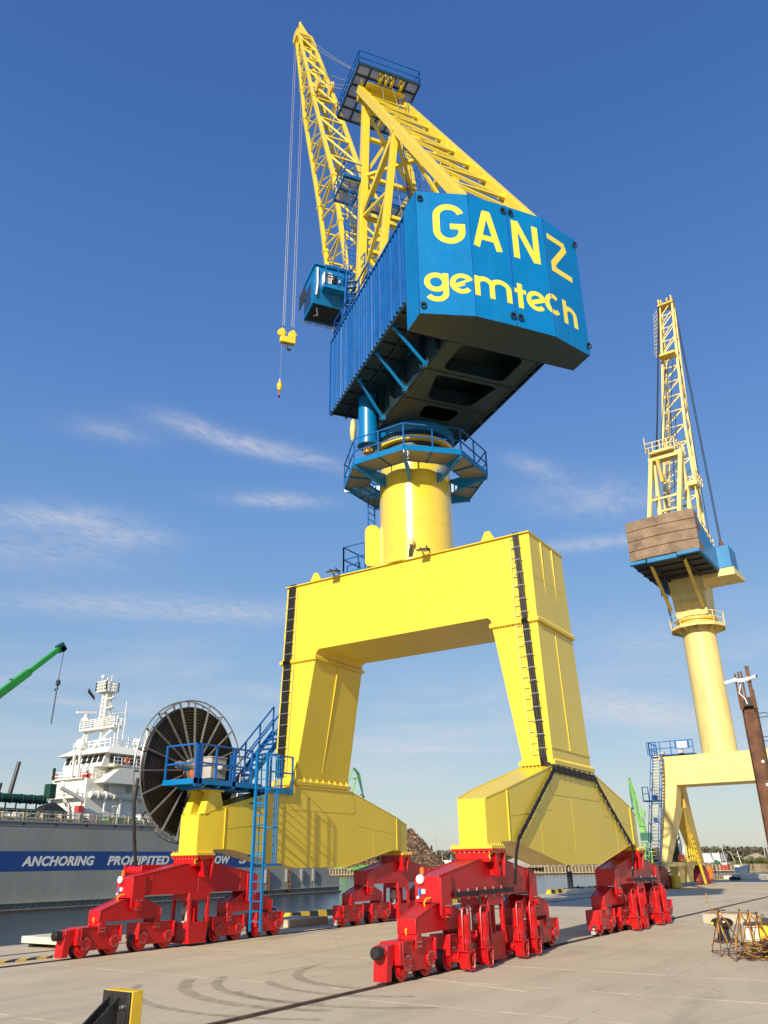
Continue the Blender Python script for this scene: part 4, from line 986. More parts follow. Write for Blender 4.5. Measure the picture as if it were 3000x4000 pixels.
# ================================================================= the older crane further down the quay
XC=53.6; T_=math.radians(-1.94); C2,S2=math.cos(T_),math.sin(T_)
P2=lambda b,h,z:(XC-b*C2-h*S2,-b*S2+h*C2,z)
OLD=thing('old_portal_crane','weathered pale yellow harbour crane with brown concrete counterweight and blue cab','crane',(XC,0,0))
def OM(): return MB(P2)
b=MB(); b.box(51.95,55.25,-5.15,5.15,8.42,10.97); b.build('portal_beam',PALE,OLD,bevel=.03)
for s in (1,-1):
    for e in (-1,1):
        b=MB(); xm=53.6
        b.hexa([(xm+e*.02,s*3.88,8.5),(xm+e*1.65,s*3.88,8.5),(xm+e*1.65,s*5.14,8.5),(xm+e*.02,s*5.14,8.5)],
               [(xm+e*.9,s*4.0,6.6),(xm+e*2.65,s*4.0,6.6),(xm+e*2.65,s*5.14,6.6),(xm+e*.02,s*5.14,6.6)])
        b.hexa([(xm+e*.02,s*4.0,6.6),(xm+e*2.65,s*4.0,6.6),(xm+e*2.65,s*5.14,6.6),(xm+e*.02,s*5.14,6.6)],
               [(xm+e*4.9,s*4.45,2.0),(xm+e*6.6,s*4.45,2.0),(xm+e*6.6,s*5.12,2.0),(xm+e*4.9,s*5.12,2.0)])
        b.build('leg',PALE if e<0 else PALED,OLD)  # rear leg deeper yellow, its sunlit look put into the colour
    b=MB(); b.box(46.75,60.35,s*5-.5,s*5+.5,1.68,2.0)
    for x in (51.2,54.2): b.hexa([(x-.1,s*5-.4,1.7),(x+2.0,s*5-.4,1.7),(x+2.0,s*5+.4,1.7),(x-.1,s*5+.4,1.7)],[(x+.35,s*5-.35,.35),(x+1.7,s*5-.35,.35),(x+1.7,s*5+.35,.35),(x+.35,s*5+.35,.35)])
    b.build('sill_beam',PALE,OLD)
    for e in (-1,1):
        xc_=53.6+e*6.9
        b=MB(); b.prism([(xc_-.5,1.72),(xc_+.5,1.72),(xc_+2.6,.55),(xc_+2.6,.3),(xc_-2.6,.3),(xc_-2.6,.55)],'y',s*5-.32,s*5+.32)
        BG=b.build('bogie',OLDRED,OLD)
        for w in (-2.1,-.8,.8,2.1):
            b=MB(); b.lathe([(.1,-.15),(.36,-.15),(.36,.15),(.1,.15)],(xc_+w,s*5-.2,.37),18,'y'); b.build('wheel',OLDRED,BG)
b=MB(); b.box(62.4,63.0,4.4,5.4,.45,1.5); b.build('orange_cover',ORANGE,OLD)
b=MB(); b.lathe([(.3,.02),(.42,.06),(.42,.95),(.36,1.0)],(48.6,4.3,0),16); tag(b.build('yellow_drum',YEL),'yellow drum standing on the quay by the old crane sill','drum')
b=MB()
for q in (0,.4): b.beam((58.3,4.2-q*.2,.1),(55.6+q,4.35-q*.3,4.3),.10)
for i in range(10): t=(i+.5)/10; b.beam((58.3-2.7*t,4.2,.1+4.2*t),(58.3-2.7*t+.4*t,4.1,.1+4.2*t),.06)
b.rail([(54.0,4.4,2.0),(57.5,4.4,2.0)],1.3,.8,.04); b.box(54.0,57.6,4.3,4.9,2.02,2.2); b.build('sill_access',YEL,OLD)
# ladder up the leg, deck on top
b=MB()
p0,p1=Vector((46.3,5.25,1.6)),Vector((51.3,5.0,11.1))
for q in (-.42,.42): b.beam(p0+Vector((0,q,0)),p1+Vector((0,q,0)),.06,.16); b.beam(p0+Vector((-.55,q,.3)),p1+Vector((-.55,q,.3)),.05)
for t in (.05,.2,.35,.5,.65,.8,.95):
    for q in (-.42,.42): c=p0.lerp(p1,t)+Vector((0,q,0)); b.beam(c,c+Vector((-.55,0,.3)),.05)
c=p0.lerp(p1,.57); b.box(c.x-.9,c.x+.3,4.7,6.1,c.z-.08,c.z); b.rail([(c.x-.9,6.0,c.z),(c.x-.9,5.5,c.z)],1.1,.5,.03); b.box(c.x-.2,c.x+.1,5.0,5.4,c.z-.1,c.z+.45)
c=p0.lerp(p1,.38); b.box(c.x-.15,c.x+.1,5.0,5.3,c.z-.1,c.z+.35)
SR2=b.build('access_stairs',BLUER,OLD)
b=MB()
for i in range(34):
    t=(i+.5)/34; c=p0.lerp(p1,t); b.box(c.x-.14,c.x+.14,c.y-.40,c.y+.40,c.z-.03,c.z+.03)
b.build('stair_tread',PALE,SR2)
b=MB()
b.rail([(51.9,5.9,11.15),(51.9,1.9,11.15)],1.15,1.0,.035); b.rail([(51.9,5.9,11.15),(54.5,5.9,11.15)],1.15,1.0,.035); b.rail([(51.3,5.9,11.1),(51.3,5.1,11.1)],1.15,.5,.035); b.box(51.8,53.6,1.9,5.9,11.05,11.13); b.box(51.82,51.9,2.2,3.5,11.55,12.25)
DK2=b.build('top_deck',BLUER,OLD)
b=MB(); b.box(51.79,51.815,2.38,3.3,11.62,12.2); b.build('sign_board',WHITE,DK2)
for y in (4.75,3.0): b=MB(); b.box(51.6,52.0,y-.22,y+.22,11.15,11.4); b.build('floodlight',GREYP,OLD)
b=MB(); b.lathe([(1.68,10.97),(1.68,11.05),(1.55,11.06),(1.52,22.9)],(XC,0,0),56); CO2=b.build('column',PALE,OLD,ang=25)
b=MB(); 
for i in range(8): a=2*PI*i/8+.3; 
o8=[(XC+2.55*math.cos(2*PI*i/10+.2),2.55*math.sin(2*PI*i/10+.2)) for i in range(10)]
b.prism(o8,'z',22.72,22.82)
for i in range(10): b.beam((*o8[i],22.72),(*o8[(i+1)%10],22.72),.08,.3); a=2*PI*i/10+.2; b.hexa([(XC+1.5*math.cos(a)-.03,1.5*math.sin(a),22.7),(XC+2.5*math.cos(a)-.03,2.5*math.sin(a),22.7),(XC+1.5*math.cos(a)-.03,1.5*math.sin(a),22.1)],[(XC+1.5*math.cos(a)+.03,1.5*math.sin(a),22.7),(XC+2.5*math.cos(a)+.03,2.5*math.sin(a),22.7),(XC+1.5*math.cos(a)+.03,1.5*math.sin(a),22.1)])
RW2=b.build('ring_walkway',PALE,OLD)
b=MB(); b.rail([(x,y,22.85) for x,y in o8],1.1,1.6,.03,closed=True); b.build('railing',PALE,RW2)
b=MB(); b.lathe([(1.5,22.85),(1.75,22.9),(1.75,23.3),(1.9,23.35),(1.9,23.7),(1.6,23.75)],(XC,0,0),40); b.build('slewing_ring',PALED,OLD)
b=OM(); b.hexa([(1.45,1.45,23.7),(1.45,-1.45,23.7),(-1.6,-1.45,23.7),(-1.6,1.45,23.7)],[(1.6,1.75,27.7),(1.6,-1.65,27.7),(-1.8,-1.65,27.7),(-1.8,1.75,27.7)])
b.box(1.5,1.72,-1.8,1.8,26.0,26.2); b.box(1.4,1.75,-1.2,1.2,25.0,25.1)
b.build('rotating_tower',PALE,OLD)
b=OM(); ladder(b,(1.2,2.1,23.6),(1.2,2.2,27.6),.5,(1,0,0),r=.05); b.rail([(1.7,1.8,26.1),(1.7,2.5,26.1),(.6,2.5,26.1)],1.1,.8,.03); b.build('tower_ladder',BLUER,OLD)
b=OM(); b.box(-3.2,7.75,-3.15,3.2,27.75,27.98); b.box(-3.0,7.7,-3.2,-3.1,27.9,30.1); b.box(-3.0,7.6,3.1,3.2,27.9,29.6); b.box(7.7,8.1,-1.1,1.6,27.6,27.98); b.box(7.8,8.25,-3.2,-1.2,27.7,28.0); b.box(7.8,8.25,1.7,3.25,27.62,27.9)
b.prism([(7.5,30.0),(7.5,31.6),(6.9,31.6),(1.8,30.0)],'y',-3.19,-3.11)
PLT=b.build('machine_platform',BLUE2,OLD)
b=OM(); b.box(-3.0,7.6,-3.0,3.1,27.60,27.74)
for x in (6.4,4.6,2.9): b.box(x-.08,x+.08,-3.0,3.1,27.45,27.6)
for h in (-1.5,1.5): b.box(-3,7.6,h-.1,h+.1,27.42,27.6)
b.build('platform_underside',DARKST,PLT)
for h0,h1 in ((1.53,1.81),(-1.56,-1.22)):
    b=OM(); b.beam((7.3,h0,27.6),(1.75,h1,24.5),.26,.3); b.build('platform_strut',PALED,OLD)
b=OM(); b.box(-1.8,1.05,-4.35,-3.16,28.0,30.25); CAB2=b.build('operator_cab',BLUE2,OLD,bevel=.03)
b=OM(); b.box(-1.2,.2,-4.365,-4.34,28.7,29.8); b.box(-1.83,-1.79,-4.2,-3.3,28.6,29.9); b.build('window',GLASS,CAB2)
b=OM(); b.box(-2.2,1.1,-4.5,-1.6,27.7,27.95); b.prism([(-2.2,-4.7),(1.1,-4.5),(1.3,-1.5),(-2.2,-1.5)],'z',27.2,27.7); b.build('cab_floor',PALE,OLD)
# counterweight of stacked curved concrete blocks
ST_=paint('old_concrete_block',(.25,.175,.115),.9,.22,.8,dirt=(.46,.40,.33),dirt_amt=.6,bump=.8,lo=.56)
for i in range(4):
    z0=28.0+i; b=OM()
    n=8; sh=.04*(i%2); pl=[(6.2,3.2-sh)]+[(7.96+.30*math.cos(PI*(j/n-.5))-.05*(i%2)*0,3.22*(1-2*j/n)) for j in range(n+1)]+[(6.2,-3.2+sh)]
    b.prism(pl,'z',z0+.02,z0+.985)
    CB=b.build('counterweight_block',ST_,OLD,bevel=.05)
# A-frame, jib
lr=lambda p,q,t:tuple(p[i]+(q[i]-p[i])*t for i in range(3))
for s in (1,-1):
    b=OM(); b.beam((6.9,s*1.42,30.3),(1.05,s*1.55,41.2),.40,.40); b.build('frame_leg',PALE,OLD,bevel=.03)
    b=OM(); b.beam((1.55,s*1.55,28.0),(.5,s*1.45,41.2),.42,.50); b.build('frame_leg',PALE,OLD,bevel=.03)
b=OM(); b.box(.3,1.35,-1.75,1.75,41.0,41.5); b.build('frame_head',PALE,OLD)
b=OM(); b.beam((4.2,1.48,35.3),(4.2,-1.48,35.3),.2); b.beam((.95,1.5,35.3),(.95,-1.5,35.3),.2); b.beam((4.2,1.48,35.3),(1,1.5,37),.2); b.beam((4.2,-1.48,35.3),(1,-1.5,37),.2)
b.build('frame_brace',PALE,OLD)
b=OM(); b.box(.2,1.9,-1.1,1.5,41.6,41.75); b.box(1.0,1.8,-.8,1.0,41.75,41.9); b.rail([(1.9,1.7,41.75),(1.9,-1.3,41.75),(-.9,-1.6,41.75)],1.1,.8,.035); b.rail([(1.9,1.7,41.75),(-.3,1.7,41.75),(-.3,-1.6,41.75)],1.1,.9,.035); b.beam((1.6,1.8,41.8),(1.6,1.8,43.8),.07); b.build('head_walkway',PALE,OLD)
b=OM(); b.prism([(.9,38.4),(1.3,38.4),(2.0,40.8),(1.6,41.0)],'y',.55,.85); b.build('luffing_rocker',PALED,OLD)
KZ=[29.5,47,58,70.3]; KB=[-.2,-5.2,-9.3,-13.6]; KH=[2.05,1.25,.95,.82]; KD=[.4,1.9,1.5,.8]
def kv(t,z):
    for i in range(3):
        if z<=KZ[i+1] or i==2: return t[i]+(t[i+1]-t[i])*(z-KZ[i])/(KZ[i+1]-KZ[i])
nB=lambda s,z:(kv(KB,z),s*kv(KH,z),z); nA=lambda s,z:(kv(KB,z)-kv(KD,z),s*kv(KH,z),z-.4)
b=OM()
for s in (1,-1):
    for i in range(3): b.beam(nB(s,KZ[i]),nB(s,KZ[i+1]),.27,ext=.02); b.beam(nA(s,KZ[i]),nA(s,KZ[i+1]),.24,ext=.02)
JO=b.build('jib',PALE,OLD)
b=OM(); lv=[30+i*2.55 for i in range(17)]
for i in range(len(lv)-1):
    z,z2=lv[i],lv[i+1]
    b.beam(nB(1,z),nB(-1,z),.12); b.beam(nB(1,z),nB(-1,z2),.12) if i%1==0 else 0; b.beam(nA(1,z),nA(-1,z2),.11)
    for s in (1,-1): b.beam(nB(s,z),nA(s,(z+z2)/2),.10); b.beam(nA(s,(z+z2)/2),nB(s,z2),.10)
b.build('jib_lattice',PALE,JO)
b=MB(lambda b_,h,z:P2(b_+.2,h,z-.6 if z>65 else z)); b.box(-14.9,-13.3,-1.0,1.0,70.8,71.0); b.box(-14.4,-13.5,.75,.9,70.2,72.0); b.box(-14.4,-13.5,-.9,-.75,70.2,72.0)
for h in (.45,-.35): b.lathe([(.1,-.08),(.6,-.08),(.6,.08),(.1,.08)],(-13.7,h,71.2),16,'y')
b.box(-9.9,-8.6,-.95,.95,59.5,59.8)
b.build('jib_head',PALED,JO)
b=OM()
for x in (0,.8):
    b.beam((-12.8-x,1.1,69.4),(-9.9-x,1.25,60.4),.10); b.beam((-12.8-x,1.6,68.6),(-9.9-x,1.7,60.8),.10)
for i in range(12):
    t=i/11; b.beam((-12.8-2.9*-t,1.1,69.4-9*t),(-12.8-2.9*-t,1.65,68.7-8*t),.06); b.beam((-13.6+2.9*t,1.1,69.4-9*t),(-12.8+2.9*t,1.1,69.4-9*t),.06)
b.build('jib_walkway',GALV,JO)
b=OM(); b.box(-.6,.9,-2.6,-1.7,37.4,37.9); b.rail([(.9,-2.6,37.9),(-1.5,-2.6,37.9)],1.1,.8,.04); ladder(b,(0,-2.5,37.9),(-1.2,-2.2,41.6),.5,(1,0,0),r=.06); ladder(b,(1.6,-2.2,30.4),(.3,-2.3,37.4),.5,(1,0,0),r=.06); b.rail([(4.8,-3.05,30.8),(1.0,-3.05,30.1)],1.1,.9,.035); b.build('side_ladder',PALE,OLD)
b=OM()
for h in (-.95,-.8): rope((-14.35,h,71.2),(-14.35,h,36.2 if h<-.9 else 31.5),0,.05,2)
rope((-13.6,-.5,71),(-3.0,-2.0,30.6),0,.04,2); rope((-13.6,.85,71),(.8,.9,41.8),.3,.05); rope((-13.6,.95,71),(.8,1.0,41.8),.4,.05)
for h in (.5,.15,-.4): rope((-9.3,h,59),(1.2,h,41.6),.3,.04)
rope((-6,.2,50),(2,.2,30),0,.04); rope((-6,-.3,50),(3,-.3,30),0,.04)
b.build('wire_rope',DARKST,OLD)
hk=P2(-14.35,-.9,0)
OH=thing('crane_hook','dark rusty hook block hanging from the old pale crane','hook',(hk[0],hk[1],34))
b=MB(); b.lathe([(.1,35.0),(.3,35.1),(.34,35.6),(.2,36.2),(.08,36.4)],(hk[0],hk[1],0),12); b.build('block_body',RUST,OH)
b=MB(); b.beam((hk[0],hk[1],35),(hk[0]+.2,hk[1]-.35,33.2),.08); b.sphere((hk[0]+.2,hk[1]-.37,33.1),.14); b.build('tag_line',DARKST,OH)
# its cable reel
b=MB(); RC2=(57.6,6.3,3.55)
for y in (-.1,.3): b.ring((RC2[0],RC2[1]+y,RC2[2]),1.75,.05,'y',40,5)
for i in range(16):
    a=2*PI*i/16
    for y in (-.1,.3): b.beam((RC2[0],RC2[1]+y,RC2[2]),(RC2[0]+1.75*math.cos(a),RC2[1]+y,RC2[2]+1.75*math.sin(a)),.08)
b.lathe([(.6,0),(1.2,0),(1.2,.2),(.6,.2)],RC2,30,'y'); b.build('cable_reel',DARKST,OLD)
b=MB(); b.box(53.0,53.5,4.5,5.0,2.1,2.6); b.build('reel_gearbox',ORANGE,OLD)
b=MB(); b.box(53.8,54.3,4.5,5.0,2.2,3.4); b.build('electric_box',WHITE,OLD)
# ================================================================= things on the quay
YK=paint('kerb_yellow',(.78,.50,.02),.5,.08,3,dirt=(.35,.25,.08),dirt_amt=.4)
BK=paint('kerb_black',(.02,.02,.022),.5,.2,3,dirt=(.1,.09,.07),dirt_amt=.4)
def kerb(x0,x1,y,label,step=.66,h=.27,w=.38):
    b=MB(); x=x0+.34; i=0
    b.hexa([(x0,y-w/2,.0),(x,y-w/2,.0),(x,y+w/2,.0),(x0,y+w/2,.0)],[(x0+.22,y-w/2+.05,h),(x,y-w/2+.05,h),(x,y+w/2-.05,h),(x0+.22,y+w/2-.05,h)])
    while x<x1:
        b.cur=1-(i%2); xe=min(x+step,x1)
        b.hexa([(x,y-w/2,0),(xe,y-w/2,0),(xe,y+w/2,0),(x,y+w/2,0)],[(x,y-w/2+.05,h),(xe,y-w/2+.05,h),(xe,y+w/2-.05,h),(x,y+w/2-.05,h)])
        x=xe; i+=1
    return tag(b.build('edge_kerb',[YK,BK],smooth=False),label,'kerb','striped kerbs along the quay edge')
kerb(4.7,29.4,10.35,'yellow and black striped kerb starting beside the cable reel crane leg')
kerb(35.4,48.5,10.35,'striped kerb on the quay edge seen between the two near red bogies')
kerb(66,84.5,7.9,'striped kerb just beyond the old pale crane')
kerb(93,99.5,7.2,'farthest striped kerb near the right edge')
b=MB(); b.hexa([(-16,6.30,.004),(-10.3,6.05,.004),(-9.9,6.30,.004),(-10.6,6.45,.004),(-16,6.75,.004)],[(-16,6.30,.035),(-10.3,6.05,.035),(-9.9,6.30,.035),(-10.6,6.45,.035),(-16,6.75,.035)])
def hazard():
    m,nt,bb=mat_base('hazard_stripes'); v=coords(nt); mp=nd(nt,'ShaderNodeMapping'); mp.inputs[2].default_value=(0,0,math.radians(50)); nt.links.new(v,mp.inputs[0])
    sp=nd(nt,'ShaderNodeSeparateXYZ'); nt.links.new(mp.outputs[0],sp.inputs[0]); w=nd(nt,'ShaderNodeMath',operation='WRAP'); nt.links.new(sp.outputs[0],w.inputs[0]); w.inputs[1].default_value=0; w.inputs[2].default_value=.42
    g=nd(nt,'ShaderNodeMath',operation='GREATER_THAN'); nt.links.new(w.outputs[0],g.inputs[0]); g.inputs[1].default_value=.21
    nt.links.new(mixc(nt,g.outputs[0],(.70,.45,.03),(.02,.02,.02)),bb.inputs['Base Color']); bb.inputs['Roughness'].default_value=.55; return m
tag(b.build('hazard_plate',hazard(),smooth=False),'flat yellow and black hazard plate on the far rail at the left edge','hazard plate')
b=MB(); b.box(-10.58,-10.48,5.88,5.98,.0,.07); tag(b.build('rail_clip',YK),'small yellow rail clip at the end of the hazard plate','rail clip')
CONCS=concrete('grey_concrete_block',(.44,.40,.32),.8,.4)
# quay fender strip along the edge
b=MB()
b.box(-90,100,EDGE-.02,EDGE+.35,-.45,-.02)
for i in range(60): x=-30+i*2.2; b.box(x,x+.9,EDGE+.30,EDGE+.6,-1.6,-.05)
FEN=tag(b.build('quay_fender',BLACK),'black rubber fender strip along the quay edge above the water','fender')
def slab(x0,x1,y0,y1,h,lab,mat=None,grp=None,z0=.0,name='concrete_slab'):
    b=MB(); b.box(x0,x1,y0,y1,z0,z0+h); return tag(b.build(name,mat or CONCW,bevel=.02),lab,'concrete slab',grp)
slab(-8.95,-7.2,7.95,9.9,.20,'white concrete slab on dark bearers left of the front left bogie',z0=.12)
b=MB(); b.box(-8.8,-7.3,8.0,8.2,.0,.12); b.box(-8.8,-7.3,9.5,9.7,.0,.12); tag(b.build('timber_bearer',DARKST),'dark timber bearers under the white concrete slab','timber bearers')
slab(.9,3.4,6.9,8.6,.28,'grey concrete block lying between the striped kerb and far bogie',CONC)
slab(36.0,39.5,8.0,9.3,.3,'pale concrete block by the quay edge between the near bogies',CONCW)
slab(40.5,43.5,7.6,8.6,.25,'flat pale slab behind the near right bogie at the water edge',CONCW)
slab(8.85,9.95,-9.1,-7.05,.34,'whitish concrete block behind the black bollard at right',CONCS)
slab(11.2,12.0,-10.8,-9.3,.26,'second whitish concrete block further behind the bollard',CONCS)
slab(84.9,85.6,5.5,6.2,.95,'upright pale concrete block on the quay beyond the old crane',CONCW)
slab(82,92,3.6,7.6,.35,'long low pale slab far down the quay at right',CONCW)
b=MB(); b.beam((9.85,-7.25,.34),(9.7,-7.1,1.02),.05,.04); tag(b.build('wooden_stake',paint('wood',(.42,.28,.12),.7,.2,6)),'thin wooden stake standing up from the whitish block','stake')
b=MB(); b.box(8.9,10.0,-8.9,-7.15,.345,.37); tag(b.build('wooden_plank',paint('plank_wood',(.34,.25,.15),.8,.2,4)),'thin plank lying on top of the whitish concrete block','plank')
# heaps of cable/rope at the edge
for i,(x,y,r,lab) in enumerate(((38.6,9.2,.9,'tangle of black mooring gear at the edge beside the near right bogie'),(74.5,4.8,1.0,'heap of dark rope on the quay beyond the old crane'),(86,6.9,1.2,'dark mooring gear heap near the far end of the quay'))):
    b=MB()
    for k in range(9):
        a=random.random()*6.3; b.pipe([(x+r*math.cos(a+t)*(1-.1*t),y+r*.6*math.sin(a*1.3+t),.08+.25*abs(math.sin(t*1.7+k))*(1.4-abs(t-1.5)*.5)) for t in [j*.5 for j in range(8)]],.06,5)
    if i==0: b.box(x-1.5,x-1.1,y-.1,y+.1,0,1.5); b.pipe([(x-1.9,y,.1),(x-1.9,y,1.7),(x-1.6,y,2.0),(x-1.3,y,1.8)],.05,6)
    tag(b.build('rope_heap',DARKST),lab,'rope')
# bollard
b=MB(); b.lathe([(.30,.0),(.30,.25),(.36,.3),(.36,.42),(.28,.55),(.12,.62),(.02,.63)],(3.05,9.75,0),20); tag(b.build('edge_bollard',paint('gloss_black_b',(.012,.012,.013),.16,.1,5,coat=.5)),'round black bollard at the quay edge behind the last wheels under the caged ladder','bollard')
BO=thing('mooring_bollard','glossy black mushroom mooring bollard at right, behind rusty rebar trestles','bollard',(1.62,-9.36,0))
b=MB(); prof=[(.10,.02),(.20,.03),(.19,.12),(.165,.25),(.18,.34),(.26,.42),(.325,.49),(.33,.54),(.27,.61),(.12,.655),(.02,.66)]
n=28; pts=[]
for r,z in prof:
    for k in range(n):
        a=2*PI*k/n; sx=.62 if z>.3 else .95; sh=.05 if z>.36 else 0
        pts.append((1.62+r*sx*math.cos(a)+0,-9.36+r*math.sin(a)*1.0,z))
F=[(i*n+k,i*n+(k+1)%n,(i+1)*n+(k+1)%n,(i+1)*n+k) for i in range(len(prof)-1) for k in range(n)]
b.add(pts,F+[tuple(range(n))[::-1],tuple(range(len(pts)-n,len(pts)))])
b.build('bollard_post',paint('gloss_black',(.012,.012,.013),.16,.1,5,coat=.5),BO)
b=MB(); b.prism([(1.62+.36*math.cos(2*PI*i/12),-9.36+.36*math.sin(2*PI*i/12)) for i in range(12)],'z',.004,.035); b.build('base_plate',DARKST,BO)
b=MB(); b.lathe([(.02,.0),(.04,.0),(.04,.02)],(1.42,-9.12,.5),10,'x'); b.build('yellow_mark',YK,BO)
# trestles of rebar with warning tape
TAPE=paint('warning_tape',(.52,.22,.03),.5,.25,30); TAPEY=paint('yellow_tape',(.62,.40,.06),.5,.2,30)
def trestle(apex,feet,lab,plate=False):
    T=thing('rebar_trestle',lab,'trestle',(sum(f[0] for f in feet)/len(feet),sum(f[1] for f in feet)/len(feet),0),'rusty rebar trestles by the bollard')
    b=MB(); A=Vector(apex)
    for i,f in enumerate(feet):
        f=Vector((*f,.0)); d=(A-f); b.tube(f,A+d*.04,.0125,6); g=Vector((*feet[(i+1)%len(feet)],.0))
        b.tube(f+Vector((0,0,.05)),g+Vector((0,0,.06)),.011,6); b.tube(f.lerp(A,.28),g.lerp(A,.3),.011,6)
    if plate: b.box(A.x-.05,A.x+.05,A.y-.17,A.y+.17,A.z+.0,A.z+.03)
    b.build('rebar_frame',RUSTR,T)
    for k in range(4):
        b=MB(); p0=A+Vector((random.uniform(-.02,.02),random.uniform(-.02,.02),-.02)); f=feet[k%len(feet)]
        q=p0.lerp(Vector((*f,.05)),random.uniform(.45,.9)); pts=[];n=9
        for i in range(n+1):
            t=i/n; c=p0.lerp(q,t)+Vector((math.sin(t*7+k)*.025,math.cos(t*6+k*2)*.03,math.sin(t*11+k)*.02)); w=.013+.008*math.sin(t*9+k)
            pts+=[c+Vector((w*math.cos(t*5+k),w*math.sin(t*5+k),w*.5)),c-Vector((w*math.cos(t*5+k),w*math.sin(t*5+k),w*.5))]
        b.add(pts,[(2*i,2*i+1,2*i+3,2*i+2) for i in range(n)]); b.build('tape',TAPE if k%2 else TAPEY,T)
trestle((-2.45,-10.22,1.05),[(-1.75,-9.73),(-2.70,-10.17),(-2.31,-10.30),(-1.6,-10.6)],'rusty rebar trestle with a small plate on top, leftmost of the group',True)
trestle((-2.62,-10.78,1.06),[(-2.35,-10.26),(-3.68,-10.72),(-2.61,-10.68),(-1.7,-11.0)],'rusty rebar trestle wrapped in yellow tape, second from the left')
trestle((-2.55,-10.98,1.04),[(-2.6,-10.62),(-3.3,-11.1),(-1.9,-11.5),(-1.7,-10.8)],'rusty rebar trestle leaning between its taped neighbours, third from the left')
trestle((-2.6,-11.18,1.0),[(-2.6,-10.9),(-3.2,-11.6),(-2.0,-11.8),(-1.8,-11.0)],'rusty rebar trestle draped in orange tape at the right edge')
b=MB()
for k in range(130):
    c=Vector((random.uniform(-3.3,-1.9),random.uniform(-11.9,-10.75),0)); c.z=.05+random.random()*.42*max(0,1-abs(c.y+11.45)*.9)
    pts=[c]
    for i in range(5): pts.append(pts[-1]+Vector((random.uniform(-.14,.14),random.uniform(-.14,.14),random.uniform(-.06,.07))))
    P=[]; 
    for p in pts: w=random.uniform(.012,.035); p.z=max(p.z,.02); P+=[p+Vector((w,0,w)),p-Vector((w,0,-w*.4))]
    b.cur=k%3; b.add(P,[(2*i,2*i+1,2*i+3,2*i+2) for i in range(5)])
tag(b.build('tape_tangle',[TAPE,TAPEY,RUSTR]),'tangled heap of orange and yellow warning tape under the trestles','tape',kind='stuff')
b=MB(); b.prism([(-11.2,.05),(-11.75,.02),(-11.9,.35),(-11.45,.5),(-11.2,.35)],'x',-2.75,-2.7); tag(b.build('black_sheet',BLACK),'dark sheet lying among the taped trestles','sheet')
YB=thing('plate_compactor','yellow machine with black top behind the rebar trestles at right edge','machine',(1.9,-10.75,0))
b=MB(); b.box(1.5,2.4,-11.2,-10.36,.12,.47); b.build('body',YK,YB,bevel=.03)
b=MB(); b.box(1.6,2.2,-11.0,-10.45,.47,.64); b.box(1.4,2.5,-11.2,-10.4,.02,.1); b.build('engine',DARKST,YB,bevel=.02)
WB=thing('waste_container','white plastic container with a red stripe behind the trestles','container',(2.3,-10.1,0))
b=MB(); b.box(2.1,2.6,-10.33,-9.87,.0,.42); b.build('body',CREAM,WB,bevel=.04)
b=MB(); b.box(2.09,2.61,-10.34,-9.86,.42,.50); b.build('lid',DARKST,WB); b=MB(); b.box(2.085,2.09,-10.3,-9.9,.36,.39); b.build('stripe',BUOY,WB)
b=MB(); b.box(10.3,10.5,-10.9,-9.3,.55,.62); b.box(10.35,10.45,-10.8,-10.7,0,.55); b.box(10.35,10.45,-9.5,-9.4,0,.55); tag(b.build('low_barrier',WHITE),'low white barrier board far behind the trestles','barrier')
# brown steel column with cameras
PX,PY=4.0,-10.93
CP=thing('steel_column','tall rusty brown H section steel column carrying cameras at the right','column',(PX,PY,0))
b=MB(); b.box(PX-.2,PX+.2,PY-.235,PY-.215,0,7.45); b.box(PX-.2,PX+.2,PY+.215,PY+.235,0,7.45); b.box(PX-.01,PX+.01,PY-.215,PY+.215,0,7.2); b.build('h_section',RUST,CP)
b=MB(); b.box(PX-.205,PX-.15,PY-.21,PY+.21,7.15,7.45); b.build('top_plate',BLACK,CP)
b=MB()
for y,z in ((.24,8.3),(.12,8.35),(.02,8.36),(-.16,8.52),(-.23,8.52)): b.box(PX-.24,PX-.2,PY+y-.03,PY+y+.03,7.3,z)
b.box(PX-.23,PX-.21,PY+.15,PY+.27,7.05,7.7); b.box(PX-.23,PX-.21,PY-.29,PY-.18,7.05,7.7)
b.build('upright_bar',RUST,CP)
b=MB()
for z in (6.9,6.1,5.25,4.4,3.6,2.8):
    b.pipe([(PX,PY-.23,z),(PX,PY-.5,z),(PX,PY-.58,z-.08),(PX,PY-.5,z-.14),(PX,PY-.23,z-.14)],.014,5)
b.build('step_rung',DARKST,CP)
for z in (4.55,5.3): b=MB(); b.tube((PX-.012,PY-.1,z),(PX-.03,PY-.1,z),.05,12); b.build('white_disc',WHITE,CP)
def camera_(y,dirv,lab):
    T=thing('security_camera',lab,'camera',(PX-.3,PY+y,8.05),'white security cameras on the column'); d=Vector(dirv).normalized(); p=Vector((PX-.32,PY+y,8.05))
    b=MB(); b.beam(p,p+d*.34,.10,.10); b.sphere(p-d*.05,.085); b.tube(p-d*.06,Vector((PX-.22,PY+y*.6,8.0)),.03,8); b.build('housing',WHITE,T,bevel=.02)
    b=MB(); b.tube(p+d*.34,p+d*.35,.045,12); b.build('lens',BLACK,T)
camera_(.30,(-.3,.9,-.22),'white security camera on the brown column aimed to the left')
camera_(-.20,(-.5,-.8,.06),'white security camera on the brown column aimed to the right')
b=MB(); b.box(PX-.27,PX-.24,PY-.14,PY+.2,7.98,8.1); b.pipe([(PX-.26,PY+.1,7.9),(PX-.28,PY+.2,7.6),(PX-.26,PY+.05,7.4),(PX-.25,PY,7.2)],.02,5); b.build('camera_bracket',WHITE,CP)
b=MB(); b.box(30,30.1,-6.5,-6.08,0,1.25); tag(b.build('marker_post',GREYP),'grey upright post at the far right edge of the quay','post')
